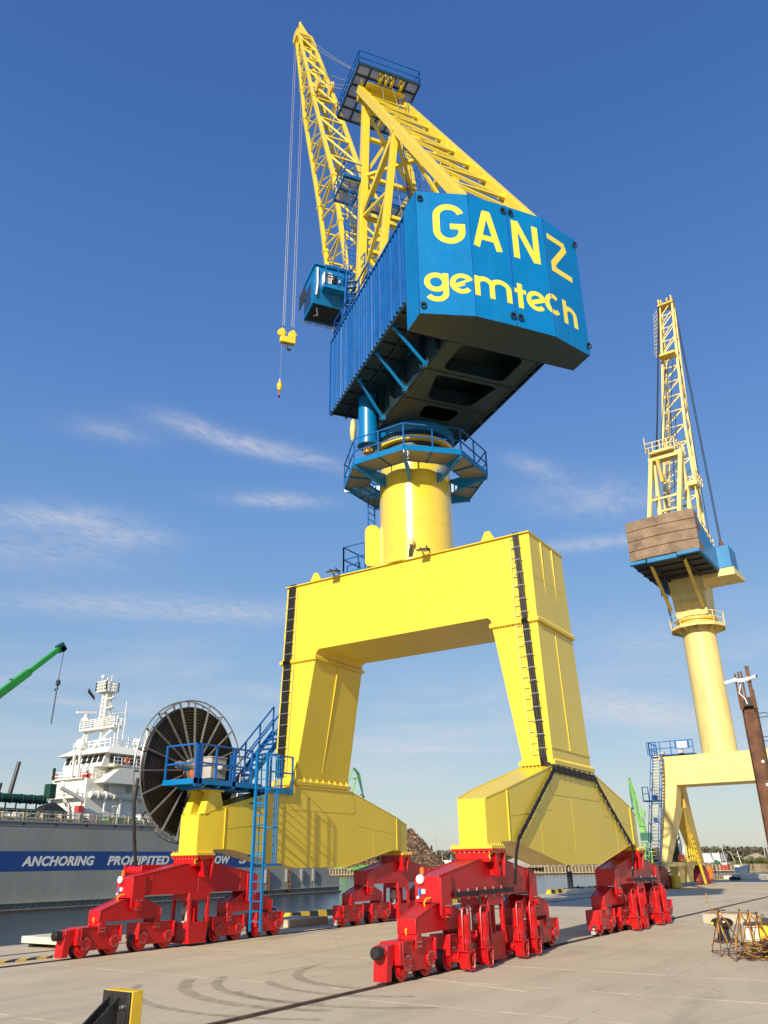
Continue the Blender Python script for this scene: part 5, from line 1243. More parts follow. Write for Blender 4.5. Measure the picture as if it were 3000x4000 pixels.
# rail end stop in the foreground
ES=thing('rail_end_stop','black steel rail end stop with a thick yellow buffer pad, bottom left','end stop',(-17.7,-5.23,0))
b=MB(); b.box(-17.80,-17.76,-5.50,-4.93,.05,.68)
for y in (-5.07,-5.27): b.prism([(-17.8,.62),(-17.8,.05),(-18.5,.05),(-18.5,.12)],'y',y-.018,y+.018)
b.box(-18.6,-17.76,-5.42,-4.95,.02,.06); b.box(-17.815,-17.80,-5.44,-5.29,.1,.44)
b.build('steel_bracket',paint('black_steel',(.02,.02,.021),.42,.2,7,dirt=(.12,.10,.08),dirt_amt=.35),ES,bevel=.006)
b=MB(); b.box(-17.76,-17.56,-5.51,-4.92,.06,.69); b.build('buffer_pad',YK,ES,bevel=.012)
b=MB()
for y,z in ((-5.02,.52),(-5.40,.5),(-5.37,.24),(-5.03,.2)): b.tube((-17.80,y,z),(-17.835,y,z),.032,6); b.tube((-17.835,y,z),(-17.87,y,z),.016,8)
b.build('bolt',STEEL,ES)
# ================================================================= floating dock + ship
FD=thing('floating_dock','long grey floating dock wall with blue band and white lettering','floating dock',(40,70,-2))
b=MB(); b.prism([(-40,-3),(-40,7.05),(83.3,7.05),(88.2,.25),(90.6,.25),(90.6,-3)],'y',70,74); HU=b.build('hull',DOCKG,FD)
b=MB(); b.box(-40,90.7,69.5,70.0,-1.20,-1.10); b.box(-40,90.7,69.6,70.0,-1.85,-1.75)
for i in range(90): x=8+i*.92; b.beam((x,69.75,-1.8),(x+.3,69.75,-1.15),.09)
b.build('rubbing_ledge',DOCKG,HU)
b=MB(); b.box(-40,90.65,69.62,70,-2.1,-1.86); b.build('waterline_growth',RUST,HU)
b=MB(); b.box(-40,84.9,69.985,70,1.97,4.0); b.build('blue_band',DOCKB,HU)
b=MB(); b.box(-40,83.4,69.93,70,6.98,7.2); b.box(-40,83.4,69.96,70,6.55,6.62); b.build('sheer_strake',DOCKG,HU)
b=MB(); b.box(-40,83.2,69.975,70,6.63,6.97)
b.build('dark_strake',paint('dock_dark_grey',(.13,.15,.155),.5,.1,.6),HU)  # dark rubbing strip below the top edge
b=MB()
for i in range(20): x=10+i*4.2; b.tube((x,69.96,6.8),(x,69.99,6.8),.17,14)
b.build('scupper',DARKST,HU)
def text_mesh(txt,x0,x1,z0,hcap,y,shear=.22,parent=None):
    cu=bpy.data.curves.new('lettering','FONT'); cu.body=txt; cu.size=1; cu.shear=shear; cu.offset=.038; cu.extrude=.004; cu.space_character=1.06
    o=bpy.data.objects.new('tmp',cu); COL.objects.link(o); bpy.context.view_layer.update()
    me=bpy.data.meshes.new_from_object(o.evaluated_get(bpy.context.evaluated_depsgraph_get())); bpy.data.objects.remove(o)
    xs_=[v.co.x for v in me.vertices]; ys=[v.co.y for v in me.vertices]; a,bx,c0,c1=min(xs_),max(xs_),min(ys),max(ys)
    b=MB(); b.add([(x0+(v.co.x-a)/(bx-a)*(x1-x0), y-(v.co.z+.004)*1.5-.004, z0+(v.co.y-c0)/(c1-c0)*hcap) for v in me.vertices],[tuple(p.vertices) for p in me.polygons])
    return b.build('lettering',LETW,parent,smooth=False)
text_mesh('ANCHORING',31.55,41.15,2.45,1.05,69.985,parent=HU); text_mesh('PROHIBITED',43.1,52.95,2.45,1.05,69.985,parent=HU); text_mesh('BELOW',58.75,64.4,2.45,1.05,69.985,parent=HU); text_mesh('S',66.2,67.9,2.45,1.05,69.985,parent=HU)
b=MB()
for x in (72.4,77.2):
    for i in range(14):
        z=1.4-i*.21; b.ring((x+.1*math.sin(i),69.72,z),.26,.12,'y' if i%2 else 'x',8,4)
b.build('chain_fender',RUSTR,FD)
b=MB()
for x in (71.8,76.6,80.2,83.2): b.box(x,x+.35,69.6,70,-.2,1.6); b.tube((x+.15,69.7,-1.1),(x+.15,69.7,.2),.05,6)
b.build('dock_fitting',GALV,FD)
# dock deck gear
b=MB(); b.rail([(5,70.3,7.1),(83,70.3,7.1)],1.15,1.25,.03,mids=(.4,.78)); b.build('railing',GALV,FD)
random.seed(11)
PIPEW=paint('tan_pipe',(.45,.38,.24),.5,.1,2)
b=MB(); b.tube((2,71.2,7.45),(83,71.2,7.45),.16,8); b.tube((2,71.7,8.0),(83,71.7,8.0),.10,8)
for i in range(32): x=4+i*2.5; b.box(x,x+.12,71.0,72.0,7.05,8.1)
b.build('deck_pipe',PIPEW,FD)
for x,w,h,m in ((30.5,.7,1.0,CREAM),(38.2,1.1,1.3,CREAM),(40.4,1.0,1.2,GREYP),(48.5,1.0,1.4,CREAM),(51.5,1.2,1.3,DARKST),(43.5,2.6,.8,GREEN),(46.6,2.2,.7,GREEN),(57.5,1.2,1.3,GREYP),(59.5,3,.9,GREEN),(63.5,2.0,1.2,TEAL),(66.5,1.3,1.6,CREAM),(35,2.2,.6,DARKST),(26,2,.8,GREYP)):
    b=MB(); b.box(x,x+w,71.1,72.3,7.05,7.05+h); b.build('deck_box',m,FD,bevel=.06)
b=MB()
for x in (44.6,52.2): b.beam((x,71,7.05),(x,71,9.3),.16); b.beam((x,71,9.3),(x-.9,71,9.2),.12)
b.build('lamp_post',CREAM,FD)
b=MB()
for i in range(150):
    x=random.uniform(24,68); z=7.1; h=random.uniform(.3,1.2); b.beam((x,71+random.random(),z),(x+random.uniform(-.5,.5),71+random.random(),z+h),random.uniform(.06,.18))
b.build('deck_clutter',paint('mixed_deck_gear',(.16,.15,.10),.6,.5,1.5,dirt=(.4,.3,.15),dirt_amt=.6),FD)
# ship in the dock
SH=thing('ship','white ship with flared bridge and tall lattice mast standing in the grey dock','ship',(62,98,5))
b=MB(); b.box(55.4,90,92,100.2,4,14.75); b.box(56.8,90,92.6,100,14.75,16.6)
for y in (93.4,94.9,96.6,98.2): b.box(55.32,55.40,y,y+.5,5,14.7)
b.box(54.2,55.4,92.2,100.1,11.9,12.05); b.box(54.8,55.4,92.5,99.8,14.7,14.85)
HO=b.build('superstructure',CREAM,SH)
b=MB(); b.prism([(56.9,14.1),(60.2,16.75),(90,16.75),(90,14.1)],'y',89.9,92.0); b.box(58.4,90,89.8,93,16.7,16.85); b.build('bridge_wing',CREAM,SH)
b=MB(); b.prism([(57.0,16.6),(57.6,18.6),(80,18.6),(80,16.6)],'y',91.0,100.6); BRG=b.build('bridge',CREAM,SH)
b=MB(); b.hexa([(56.6,89.8,18.5),(82,89.8,18.5),(82,101.4,18.5),(56.2,101.4,18.5)],[(58.6,91.4,19.75),(82,91.4,19.75),(82,100.4,19.75),(58.4,100.4,19.75)]); b.build('bridge_roof',CREAM,SH)
for i in range(7):
    b=MB(); x=58.4+i*1.75; b.box(x,x+1.35,90.96,91.01,17.2,18.4); b.build('window',GLASS,BRG)
for i in range(7):
    b=MB(); y=91.3+i*1.32; b.hexa([(57.12,y,17.2),(57.2,y,17.2),(57.2,y+1.0,17.2),(57.12,y+1.0,17.2)],[(57.48,y,18.4),(57.56,y,18.4),(57.56,y+1.0,18.4),(57.48,y+1.0,18.4)]); b.build('window',GLASS,BRG)
for x in (58.6,63.0,67.5):
    b=MB(); b.box(x,x+1.0,91.95,92.01,13.0,13.9); b.build('porthole_window',GREYP,HO)
b=MB(); b.tube((56.0,91.6,12.35),(90,91.6,12.35),.48,12)
for i in range(12): x=57.2+i*1.5; b.ring((x,91.6,12.35),.56,.08,'x',14,5); b.beam((x,91.4,7.5),(x,91.4,11.9),.22) if i%2 else None
b.build('side_pipe',CREAM,SH)
b=MB()
for (p,q,w) in (((60.2,100,22.8),(57.2,100,15.8),.32),((60.0,93.2,22.8),(57.6,94.6,19.6),.3),((60.2,99.6,22.8),(60.0,99.6,19.7),.24),((60.2,96,22.8),(59.9,96,19.7),.3),((60.6,93.2,22.8),(60.6,93.2,19.7),.24),((60,100,21),(60,93.2,21.3),.16)): b.beam(p,q,w)
b.box(59.2,61.4,92,100.6,22.8,23.15)
for x in (59.2,61.4): b.rail([(x,92,23.15),(x,100.6,23.15)],1.3,.95,.05,mids=(.35,.7,1.0))
MA=b.build('mast_platform',CREAM,SH)
b=MB()
for dx,dy in ((0,0),(1.0,0),(0,1.2),(1.0,1.2)): b.beam((59.8+dx,95.4+dy,23.1),(59.9+dx*.8,95.5+dy*.75,29.0),.28)
b.beam((60.3,96.0,23.1),(60.3,96,29),.45)
for i in range(8): z=23.5+i*.7; b.beam((59.8,95.4,z),(59.8,96.5,z+.4),.14)
b.box(59.0,61.6,94.8,97.4,28.85,29.05)
b.rail([(59.0,94.8,29),(61.5,94.8,29),(61.5,97.4,29),(59.0,97.4,29),(59.0,94.8,29)],1.5,.7,.06,mids=(.5,1.0))
for y,h in ((97.2,2.6),(96.6,2.0),(96,2.4),(95.5,1.9),(94.9,2.6)): b.beam((60,y,29),(60,y,29+h),.13)
for z in (24.6,26.2,27.7): b.box(59.9,60.6,94.0,95.4,z,z+.14); b.sphere((60.2,94.3,z+.3),.15)
b.sphere((60,97.2,31.6),.34)
b.build('mast',CREAM,MA)
b=MB(); b.beam((58.0,100.3,25.75),(61.4,99.6,26.1),.45,.36); b.lathe([(.75,24.4),(.65,24.9),(.35,25.1),(.5,25.6)],(59.7,100,0),12); b.beam((59.7,100,23),(59.7,100,24.6),.4)
b.beam((59.0,92.4,24.9),(61.2,92.0,25.3),.2); b.beam((60.1,92.3,23.2),(60.1,92.3,25.0),.32)
b.build('radar_scanner',WHITE,MA)
b=MB()
for x,y,z,r in ((57.6,97.6,20.4,.8),(64.5,92.5,20.9,.75)): b.sphere((x,y,z),r,14,10,1.1); b.beam((x,y,18.8),(x,y,z),.3)
b.build('radome',WHITE,SH)
b=MB(); b.beam((60.9,91.6,19.8),(60.9,91.6,27.0),.12); b.beam((60.2,92,19.8),(60.2,92,23.6),.16); b.beam((62.5,92,19.8),(62.5,92,21.6),.14); b.beam((66.6,92.5,19.8),(66.6,92.5,23.2),.4); b.beam((67.0,92.5,23.2),(66.4,92.5,23.6),.2)
b.build('antenna',WHITE,SH)
b=MB(); b.rail([(58.6,91.5,19.75),(82,91.5,19.75)],1.0,1.6,.05); b.rail([(58.4,100.3,19.75),(58.6,91.5,19.75)],1.0,1.2,.05); b.rail([(58.4,89.9,16.85),(82,89.9,16.85)],1.1,1.5,.05); b.rail([(55.5,100.1,14.85),(55.5,92.1,14.85),(60,92.1,14.75)],1.1,1.3,.05); b.rail([(54.2,100,12.05),(54.2,92.2,12.05)],1.1,1.3,.05)
for p,q in (((54.3,96.5,12.0),(55.3,97.5,14.8)),((54.4,93.5,9.0),(54.4,95.5,12.0))): b.beam(p,q,.5,.1)
for y in (93.8,95.2): b.beam((55.0,y,14.8),(55.0,y,18.6),.3); 
b.beam((55.0,93.8,18.5),(55.0,95.2,18.5),.25)
b.build('railing',WHITE,SH)
for x,y,z in ((60.8,89.8,17.5),(55.4,100.1,15.5)):
    b=MB(); b.ring((x,y,z),.42,.13,'y',18,6); b.build('lifebuoy',ORANGE,SH)
b=MB(); b.box(56.0,56.8,93.0,94.6,14.9,15.7); b.box(55.6,56.6,95.8,96.6,14.9,15.3); b.build('deck_locker',BUOY,SH,bevel=.1)
b=MB(); b.beam((54.7,91,11.4),(50.2,91,13.0),.45); b.beam((54.9,91,8),(54.9,91,11.6),.6); b.build('deck_crane',CREAM,SH)
b=MB(); b.hexa([(46.3,90,8.6),(53.2,90,8.6),(53.2,93,8.6),(46.3,93,8.6)],[(48.0,90.6,10.4),(49.6,90.8,10.9),(49.6,92,10.9),(48.0,92,10.4)]); b.build('tarpaulin',DARKST,SH)
b=MB(); b.box(53.3,54.2,90.3,91.3,9.4,10.6); b.build('red_container',BUOY,SH)
b=MB(); b.tube((10,92,11.2),(48.6,92,11.2),.6,14); b.box(48.6,49.6,91,92.4,11.4,13.4); b.box(48.9,49.2,91.2,91.5,13.9,15.6); b.tube((20,91.4,9.6),(48,91.4,9.6),.3,10)
for i in range(16): x=25+i*1.6; b.beam((x,92,8),(x,92,11),.15); b.ring((x+.6,92,11.2),.64,.06,'x',14,5)
b.build('suction_pipe',paint('deep_green',(.006,.05,.03),.5,.15,.8),SH)
b=MB(); b.tube((43.6,93,11.6),(44.3,93,16.2),.32,10,.28); b.beam((41.9,93,11.5),(42.1,93,13.2),.25); b.build('spud_pole',DARKST,SH)
b=MB(); b.beam((56.6,94.2,27.6),(55.4,94.2,27.9),.02); b.hexa([(55.1,94.2,27.9),(56.6,94.2,26.8),(56.6,94.2,27.3),(55.2,94.2,28.6)],[(55.1,94.23,27.9),(56.6,94.23,26.8),(56.6,94.23,27.3),(55.2,94.23,28.6)]); b.build('flag',paint('dark_flag',(.12,.03,.03),.7,.4,2),SH)
# green boom
GB=thing('mobile_crane','light green telescopic crane boom reaching up from the left edge','crane',(14,101,0))
b=MB(); b.beam((47.2,100,29.9),(53.0,100,35.6),.7,.8); b.beam((20,100,3.6),(48.0,100,30.7),.95,1.15); BMM=b.build('boom',GREENB,GB,bevel=.08)
b=MB(); b.beam((52.6,100,35.2),(53.5,100,36.0),1.0,1.3); b.tube((53.3,99.5,35.4),(53.3,100.5,35.4),.5,14); b.build('boom_head',TEAL,BMM)
b=MB()
for t in (.70,.80,.9): b.box(20+28*t-.3,20+28*t+.3,99.7,100.3,3.6+27.1*t+1.0,3.6+27.1*t+1.15)
b.beam((43,100,27.2),(42.4,100,28.8),.06); b.build('boom_fitting',GALV,BMM)
b=MB(); b.box(10,24,98,103,-2,3.0); b.box(12,17,98.5,102,3.0,5.5); b.build('carrier',GREENB,GB)
HG=thing('crane_hook','black hook and long chain hanging from the green boom tip','hook',(53.5,100,23))
b=MB(); b.pipe([(53.7,100,35.3),(53.5,100,30.4)],.05,5); b.build('hook_rope',DARKST,HG)
b=MB(); b.lathe([(.1,29.4),(.36,29.55),(.36,30.2),(.12,30.4)],(53.5,100,0),10); b.pipe([(53.5,100,29.4),(53.55,100,28.8),(53.2,100,28.6),(53.1,100,28.9)],.12,6); b.build('block_body',DARKST,HG)
b=MB()
for i in range(17): z=28.4-i*.31; b.ring((53.45-.006*i,100,z),.12,.055,'y' if i%2 else 'x',8,4)
b.build('chain',DARKST,HG)
# ================================================================= far shore
WALL=[(205,260),(228,166),(238,131),(247,95),(261,65),(268,44)]
b=MB()
for (x0,y0),(x1,y1) in zip(WALL[:-1],WALL[1:]):
    b.hexa([(x0,y0,-3),(x1,y1,-3),(x1+3,y1+1,-3),(x0+3,y0+1,-3)],[(x0,y0,.45),(x1,y1,.45),(x1+3,y1+1,.45),(x0+3,y0+1,.45)])
    d=Vector((x1-x0,y1-y0,0)); 
    b.beam((x0-.3,y0,-1.55),(x1-.3,y1,-1.55),.7,.22); n=int(d.length/1.1)
    for i in range(n):
        p=Vector((x0,y0,0))+d*(i+.5)/n; b.box(p.x-.5,p.x+.05,p.y-.16,p.y+.16,-1.5,.2+random.random()*.2)
    for i in range(int(d.length/2)):
        p=Vector((x0,y0,0))+d*(i+.5)/int(d.length/2); b.box(p.x-.2,p.x+.4,p.y-.5,p.y+.4,.45,.6+random.random()*.25)
tag(b.build('quay_wall',concrete('weathered_quay_wall',(.42,.33,.21),.35,1.0),smooth=False),'low weathered concrete quay wall on the far side of the harbour water','quay wall')
b=MB(); sh=[(205,260)]+WALL[1:]+[(269,36),(285,20),(400,-200),(1600,-600),(1600,1800),(150,1800),(180,420)]
b.prism(sh,'z',-6,.40); struct(b.build('far_shore',concrete('shore_earth',(.24,.20,.13),.05),smooth=False))
def shards(cx,cy,rx,ry,hz_,n,mats,size,zb=.4,pk=(0,0),power=1.0):
    b=MB()
    N=26; pts=[];F=[]
    for j in range(N+1):
        for i in range(N+1):
            u,v=i/N*2-1,j/N*2-1; r=min(1,math.hypot(u-pk[0]*(1-abs(u)),v)); z=hz_*max(0,(1-r))**power*(1+.25*noise.noise((u*3+cx,v*3,1.3))); pts.append((cx+u*rx,cy+v*ry,zb-.3+z))
    for j in range(N):
        for i in range(N): k=j*(N+1)+i; F.append((k,k+1,k+N+2,k+N+1))
    b.cur=0; b.add(pts,F)
    for k in range(n):
        u=random.uniform(-1,1);v=random.uniform(-1,1); r=math.hypot(u-pk[0]*(1-abs(u)),v)
        if r>1: continue
        z=hz_*(1-r)**power*(1+.25*noise.noise((u*3+cx,v*3,1.3))); c=Vector((cx+u*rx,cy+v*ry,zb-.2+z)); q=Vector((random.uniform(-1,1),random.uniform(-1,1),random.uniform(-1,1)))*size; w=Vector((random.uniform(-1,1),random.uniform(-1,1),random.uniform(-1,1)))*size*.6
        b.cur=random.randrange(len(mats)); t=q.cross(w).normalized()*size*.12; b.hexa([c-q-w,c+q-w,c+q+w,c-q+w],[c-q-w+t,c+q-w+t,c+q+w+t,c-q+w+t])
    return b
SC1=paint('scrap_rust',(.16,.085,.045),.7,.5,.6); SC2=paint('scrap_grey',(.30,.27,.23),.5,.4,.8,metal=.4); SC3=paint('scrap_tan',(.36,.24,.13),.7,.3,.7); SC4=paint('scrap_dark',(.04,.03,.025),.7,.3,.7)
tag(shards(240,147,11,13.5,12.5,3600,[SC1,SC2,SC3,SC4,SC1],.42).build('scrap_heap',[SC1,SC2,SC3,SC4,SC1],smooth=False),'tall heap of rusty scrap metal on the far quay behind the rear bogie','scrap heap')
tag(shards(236,163,9,9,4.2,1200,[SC1,SC3,SC4,SC1],.4).build('scrap_heap',[SC1,SC3,SC4,SC1],smooth=False),'lower spread of brown scrap beside the tall heap, under the sill beam','scrap heap')
GRV=paint('gravel',(.33,.32,.27),.9,.1,.5)
tag(shards(251,110,8,11,4.2,0,[GRV],.1,power=1.1).build('gravel_pile',GRV),'smooth grey gravel pile on the far quay behind the cable strap','gravel pile')
SAND=paint('sand',(.42,.33,.22),.9,.1,.3)
tag(shards(370,55,16,9,4.2,0,[SAND],.1).build('sand_pile',SAND),'tan sand pile on the far shore at the right','sand pile')
tag(shards(214,150,6,5,1.6,160,[GREEN],.42).build('green_grab_heap',[GREEN],smooth=False),'bright green machinery parts piled on the far quay edge','machinery')
# vegetation
def leaves(b,c,rad,n,size,flat=.75):
    for k in range(n):
        th=random.random()*2*PI; ph=math.acos(random.uniform(-.5,1)); r=random.random()**.4
        p=Vector((c[0]+rad[0]*r*math.sin(ph)*math.cos(th),c[1]+rad[1]*r*math.sin(ph)*math.sin(th),c[2]+rad[2]*r*math.cos(ph)))
        q=Vector((random.uniform(-1,1),random.uniform(-1,1),random.uniform(-.6,.6))).normalized()*size*random.uniform(.6,1.3); w=Vector((random.uniform(-1,1),random.uniform(-1,1),random.uniform(-1,1))); w=(w-q*(w.dot(q)/q.dot(q))).normalized()*q.length*.7
        b.add([p-q,p+w*.6,p+q,p-w*.6],[(0,1,2,3)])
def leafmat(name,rgb):
    m,nt,bb=mat_base(name); v=coords(nt); n=noise_t(nt,.25,5,.7,vec=v); n2=noise_t(nt,2.5,3,.6,vec=v)
    c=mixc(nt,ramp(nt,n,.3,.7),tuple(x*.65 for x in rgb),tuple(x*1.35 for x in rgb)); c=mixc(nt,mth2(nt,ramp(nt,n2,.4,.7),.4),c,(rgb[0]*1.7,rgb[1]*1.4,rgb[2]))
    nt.links.new(c,bb.inputs['Base Color']); bb.inputs['Roughness'].default_value=.7; bb.inputs['Specular IOR Level'].default_value=.2; return m
FOR=leafmat('hazed_forest_leaf',(.115,.112,.080)); BSH=leafmat('bush_leaf',(.075,.10,.022)); BSH2=leafmat('dry_bush_leaf',(.16,.14,.035))  # forest leaf lightened and greyed, distance haze put into the colour
random.seed(5)
b=MB()
for k in range(460):
    t=k/459; x=430+t*100+random.uniform(-4,26); y=330-t*275+random.uniform(-3,3)
    hgt=10.0-2.2*t+1.1*noise.noise((t*9,2,0))+random.uniform(-.35,.35)
    leaves(b,(x,y,hgt*.45),(3.0,3.0,hgt*.56),60,1.25)
n_=60
pts=[]
for i in range(n_+1):
    t=i/n_; h=7.4-2.2*t+1.0*noise.noise((t*9,2,0)); x=446+t*100; y=336-t*275
    pts+=[(x-10,y,0),(x,y,h*.8),(x+14,y+3,h),(x+40,y+8,0)]
b2=MB(); b2.add(pts,[(i*4+k,i*4+4+k,i*4+5+k,i*4+1+k) for i in range(n_) for k in range(3)]); struct(b2.build('hill',FOR,smooth=True))
fo=b.build('forest',FOR,smooth=False); tag(fo,'dark olive forest band along the horizon beyond the harbour','forest',kind='stuff')
for i,(x,y,rx,rz,m,lab) in enumerate(((270.5,38.6,2.2,2.5,BSH,'round green bush on the far bank just right of the blue boat'),(271.5,36.0,2.0,2.3,BSH,'green bush in the middle of the far bank bushes'),(272,33.2,2.3,2.6,BSH2,'yellowish bush at the right end of the far bank'),(275,43.2,2.2,2.9,BSH,'dark green bush behind the tan crane arm'))):
    T=thing('bush',lab,'bush',(x,y,.3)); b=MB(); leaves(b,(x,y,.2),(rx,rx,rz),700,.32); b.build('foliage',m,T,smooth=False)
    b=MB(); b.tube((x,y,.2),(x,y,1.2),.15,6); b.build('stem',RUST,T)
b=MB()
for k in range(40):
    t=k/39; leaves(b,(269.2+t*14,38.5-t*17,-1.5+random.random()*.3),(1.0,1.0,1.0),60,.3)
tag(b.build('bank_grass',BSH2,smooth=False),'dry yellow green growth along the far bank waterline','growth',kind='stuff')
# far green level luffing cranes
def bar(b,p,q,w,h=None): b.beam(p,q,w,h or w)
GC=thing('luffing_crane','green level luffing crane with hanging dark beak, left of the leg gap','crane',(243,175,0))
b=MB(); bar(b,(241.2,177,29.4),(242.7,174.7,36.2),.5); bar(b,(242.4,175.3,26.0),(243.6,173.6,33.6),.7); bar(b,(240.4,178,.4),(242.4,175.3,26.2),1.2); bar(b,(240,179,.4),(241.2,177,29.4),.6)
b.box(242.0,243.6,173.7,175.2,32.6,32.9); b.box(242.2,243,174.6,175.6,36.0,36.2); JB2=b.build('jib',GREEN,GC)
b=MB(); b.hexa([(242.7,174.8,36.6),(243.0,174.3,36.9),(243.0,174.6,36.9),(242.9,174.9,36.4)],[(244.1,172.9,34.9),(244.3,172.5,34.2),(244.3,172.8,34.2),(243.9,173.3,33.2)]); b.hexa([(244.1,172.9,34.9),(244.3,172.5,34.2),(244.3,172.8,34.2),(243.7,173.5,33.2)],[(245.0,171.6,26.3),(245.1,171.3,26.2),(245.1,171.5,26.2),(244.8,171.8,26.2)]); b.build('beak',TEAL,GC)
b=MB(); b.sphere((245.0,171.5,25.9),.5); b.sphere((244.5,172.2,26.6),.35); b.build('sheave',DARKST,GC)
b=MB(); b.box(239,243,175,181,-.5,5); b.build('base',GREEN,GC)
GD=thing('luffing_crane','bright green level luffing crane with teal machine house, seen left of the old crane stairs','crane',(272.5,72,0))
b=MB(); bar(b,(272.1,73.7,15.9),(271.85,74.6,28.2),.7); bar(b,(272.3,73.2,12.8),(272.0,74.3,25.6),1.0); bar(b,(272.7,71.8,17.4),(272.0,74.4,27.8),.32); bar(b,(272.6,72.2,17.6),(271.95,74.5,26.0),.3); JB3=b.build('jib',GREEN,GD)
b=MB(); b.hexa([(271.7,75.0,28.7),(271.9,74.4,28.7),(272.2,74.4,28.7),(272.0,75.0,28.7)],[(271.6,75.2,23.5),(271.8,74.5,23.5),(272.1,74.5,23.5),(271.9,75.2,23.5)]); b.hexa([(271.6,75.2,23.5),(271.8,74.5,23.5),(272.1,74.5,23.5),(271.9,75.2,23.5)],[(271.6,75.0,19.0),(271.7,74.7,19.0),(271.9,74.7,19.0),(271.8,75.0,19.0)]); b.sphere((271.7,74.9,18.6),.5); b.build('beak',TEAL,GD)
b=MB(); b.hexa([(272.2,73.4,10.6),(272.6,71.7,10.6),(274,71.7,10.6),(273.6,73.4,10.6)],[(272.1,74.0,15.9),(272.5,72.6,15.9),(273.5,72.6,15.9),(273.1,74.0,15.9)]); bar(b,(272.6,72.0,12),(272.7,71.5,16.5),.4); b.box(272.0,273.4,71.4,73.6,12.6,12.85); b.hexa([(272.5,72.5,16.2),(272.8,71.1,16.2),(273.6,71.1,16.2),(273.3,72.5,16.2)],[(272.5,72.5,17.7),(272.8,71.2,17.7),(273.6,71.2,17.7),(273.3,72.5,17.7)]); b.build('tower',GREEN,GD)
b=MB(); b.hexa([(272.2,73.6,8.1),(273.4,69.7,8.1),(276,70.5,8.1),(274.8,74.4,8.1)],[(272.2,73.6,10.6),(273.4,69.7,10.6),(276,70.5,10.6),(274.8,74.4,10.6)]); b.build('machine_house',TEAL,GD)
b=MB(); b.box(272.0,274,70.4,73.6,7.3,7.7)
for y in (70.5,73.4): bar(b,(272.6,72,7.4),(272.4,y,0),.4); bar(b,(272.4,y,7.4),(272.4,y,0),.3)
bar(b,(272.3,70.4,3.2),(272.3,73.5,3.2),.5); bar(b,(272.3,70.4,3.2),(272.3,73.5,0),.3); bar(b,(272.3,73.5,3.2),(272.3,70.4,.3),.35); b.build('portal',GREEN,GD)
# sheds, boats, masts on the far side
GREYW=paint('warehouse_white',(.60,.60,.57),.6,.08,.2)
b=MB(); b.box(382,396,72.2,81.2,0,4.1); b.box(381.8,396.2,72.0,81.4,4.1,4.3); tag(b.build('warehouse',GREYW,smooth=False),'long white warehouse with a shallow roof on the far shore at right','warehouse')
b=MB(); b.box(262,270,142,149.5,.3,2.8); tag(b.build('warehouse',CREAM,smooth=False),'low white building at the foot of the scrap heap','building')
b=MB(); b.box(258,260,128,135,.3,2.0); tag(b.build('rail_wagon',OLDRED,smooth=False),'dark red freight wagons standing beside the scrap heap','wagon')
b=MB(); b.box(262,263,141.5,143,2.3,3.2); tag(b.build('container',DOCKB),'blue shipping container right of the low white building','container')
for x,y,z,w,lab in ((259.7,148.1,11.2,.22,'tall slim lattice pole right of the scrap heap'),(258.8,149.6,8.0,.5,'dark chimney like pole just above the scrap heap'),(260.8,146.2,5.8,.2,'short pale pole beyond the scrap heap'),(262.4,143.3,4.8,.25,'shortest pale pole near the blue container')):
    b=MB(); b.beam((x,y,.3),(x,y,z),w); tag(b.build('pole',GREYP if w<.4 else DARKST),lab,'pole')
GR=thing('excavator_crane','small dark green dockside grab crane in front of the white warehouse','crane',(256.5,46.5,0))
b=MB(); b.beam((256.2,47.8,4.4),(256.4,46.6,.9),.22); b.beam((256.2,47.8,4.3),(256.3,47.2,1.0),.15); b.build('jib',TEAL,GR)
b=MB(); b.box(256,257,45.4,46.9,.4,1.3); b.box(256.2,257,46.0,46.7,1.3,1.7); b.build('cab',TEAL,GR,bevel=.05)
WBT=thing('fishing_boat','white wheelhouse fishing boat moored at the far quay wall','boat',(242.5,41,-1))
b=MB(); b.prism([(42.2,.3),(39.9,.45),(40.0,-.9),(41.8,-.9)],'x',241.6,243); b.build('hull',OLDRED,WBT); b=MB(); b.box(242,243,40.3,41.6,.35,1.4); b.build('wheelhouse',GREYW,WBT); b=MB(); b.box(241.95,242,40.4,41.6,1.05,1.35); b.build('window',GLASS,WBT)
b=MB(); b.beam((242.4,40.6,1.5),(242.3,41.0,4.9),.10); b.beam((242.4,41.4,1.5),(242.4,41.4,3.6),.07); b.beam((242.4,41.9,.6),(242.4,42.2,4.0),.12); b.beam((242.3,40.2,1.5),(242.3,39.8,3.5),.05); b.build('mast',CREAM,WBT)
BBT=thing('fishing_boat','dark blue hulled fishing boat with a white mast at the far bank','boat',(230.5,34,-1.5))
b=MB(); b.prism([(36.0,-.1),(34.6,-.15),(33.0,.3),(32.1,.45),(32.3,-.6),(32.7,-1.7),(36.0,-1.7)],'x',229.8,231.4); b.build('hull',paint('boat_blue',(.01,.05,.12),.5,.1,2),BBT); b=MB(); b.prism([(36,-.1),(34.6,-.15),(34.6,.35),(35.7,.35)],'x',230,231.2); b.build('wheelhouse',CREAM,BBT)
b=MB(); b.beam((230.4,34.0,0),(230.4,34.6,3.9),.13); b.beam((230.4,33.6,2.5),(230.4,35.0,2.6),.05); b.build('mast',WHITE,BBT)
TC=thing('cargo_arm','tan jointed loading arm standing between the two fishing boats','loading arm',(252.6,40.5,0))
b=MB(); b.beam((252.4,41.7,4.05),(252.6,40.9,3.75),.16); b.build('jib',SAND,TC); b=MB(); b.beam((252.6,40.9,3.75),(252.7,40.0,.7),.22); b.build('arm',SAND,TC)
PYL=thing('power_pylon','grey lattice power pylon on the horizon beside the brown column','pylon',(387.5,53.2,0))
b=MB()
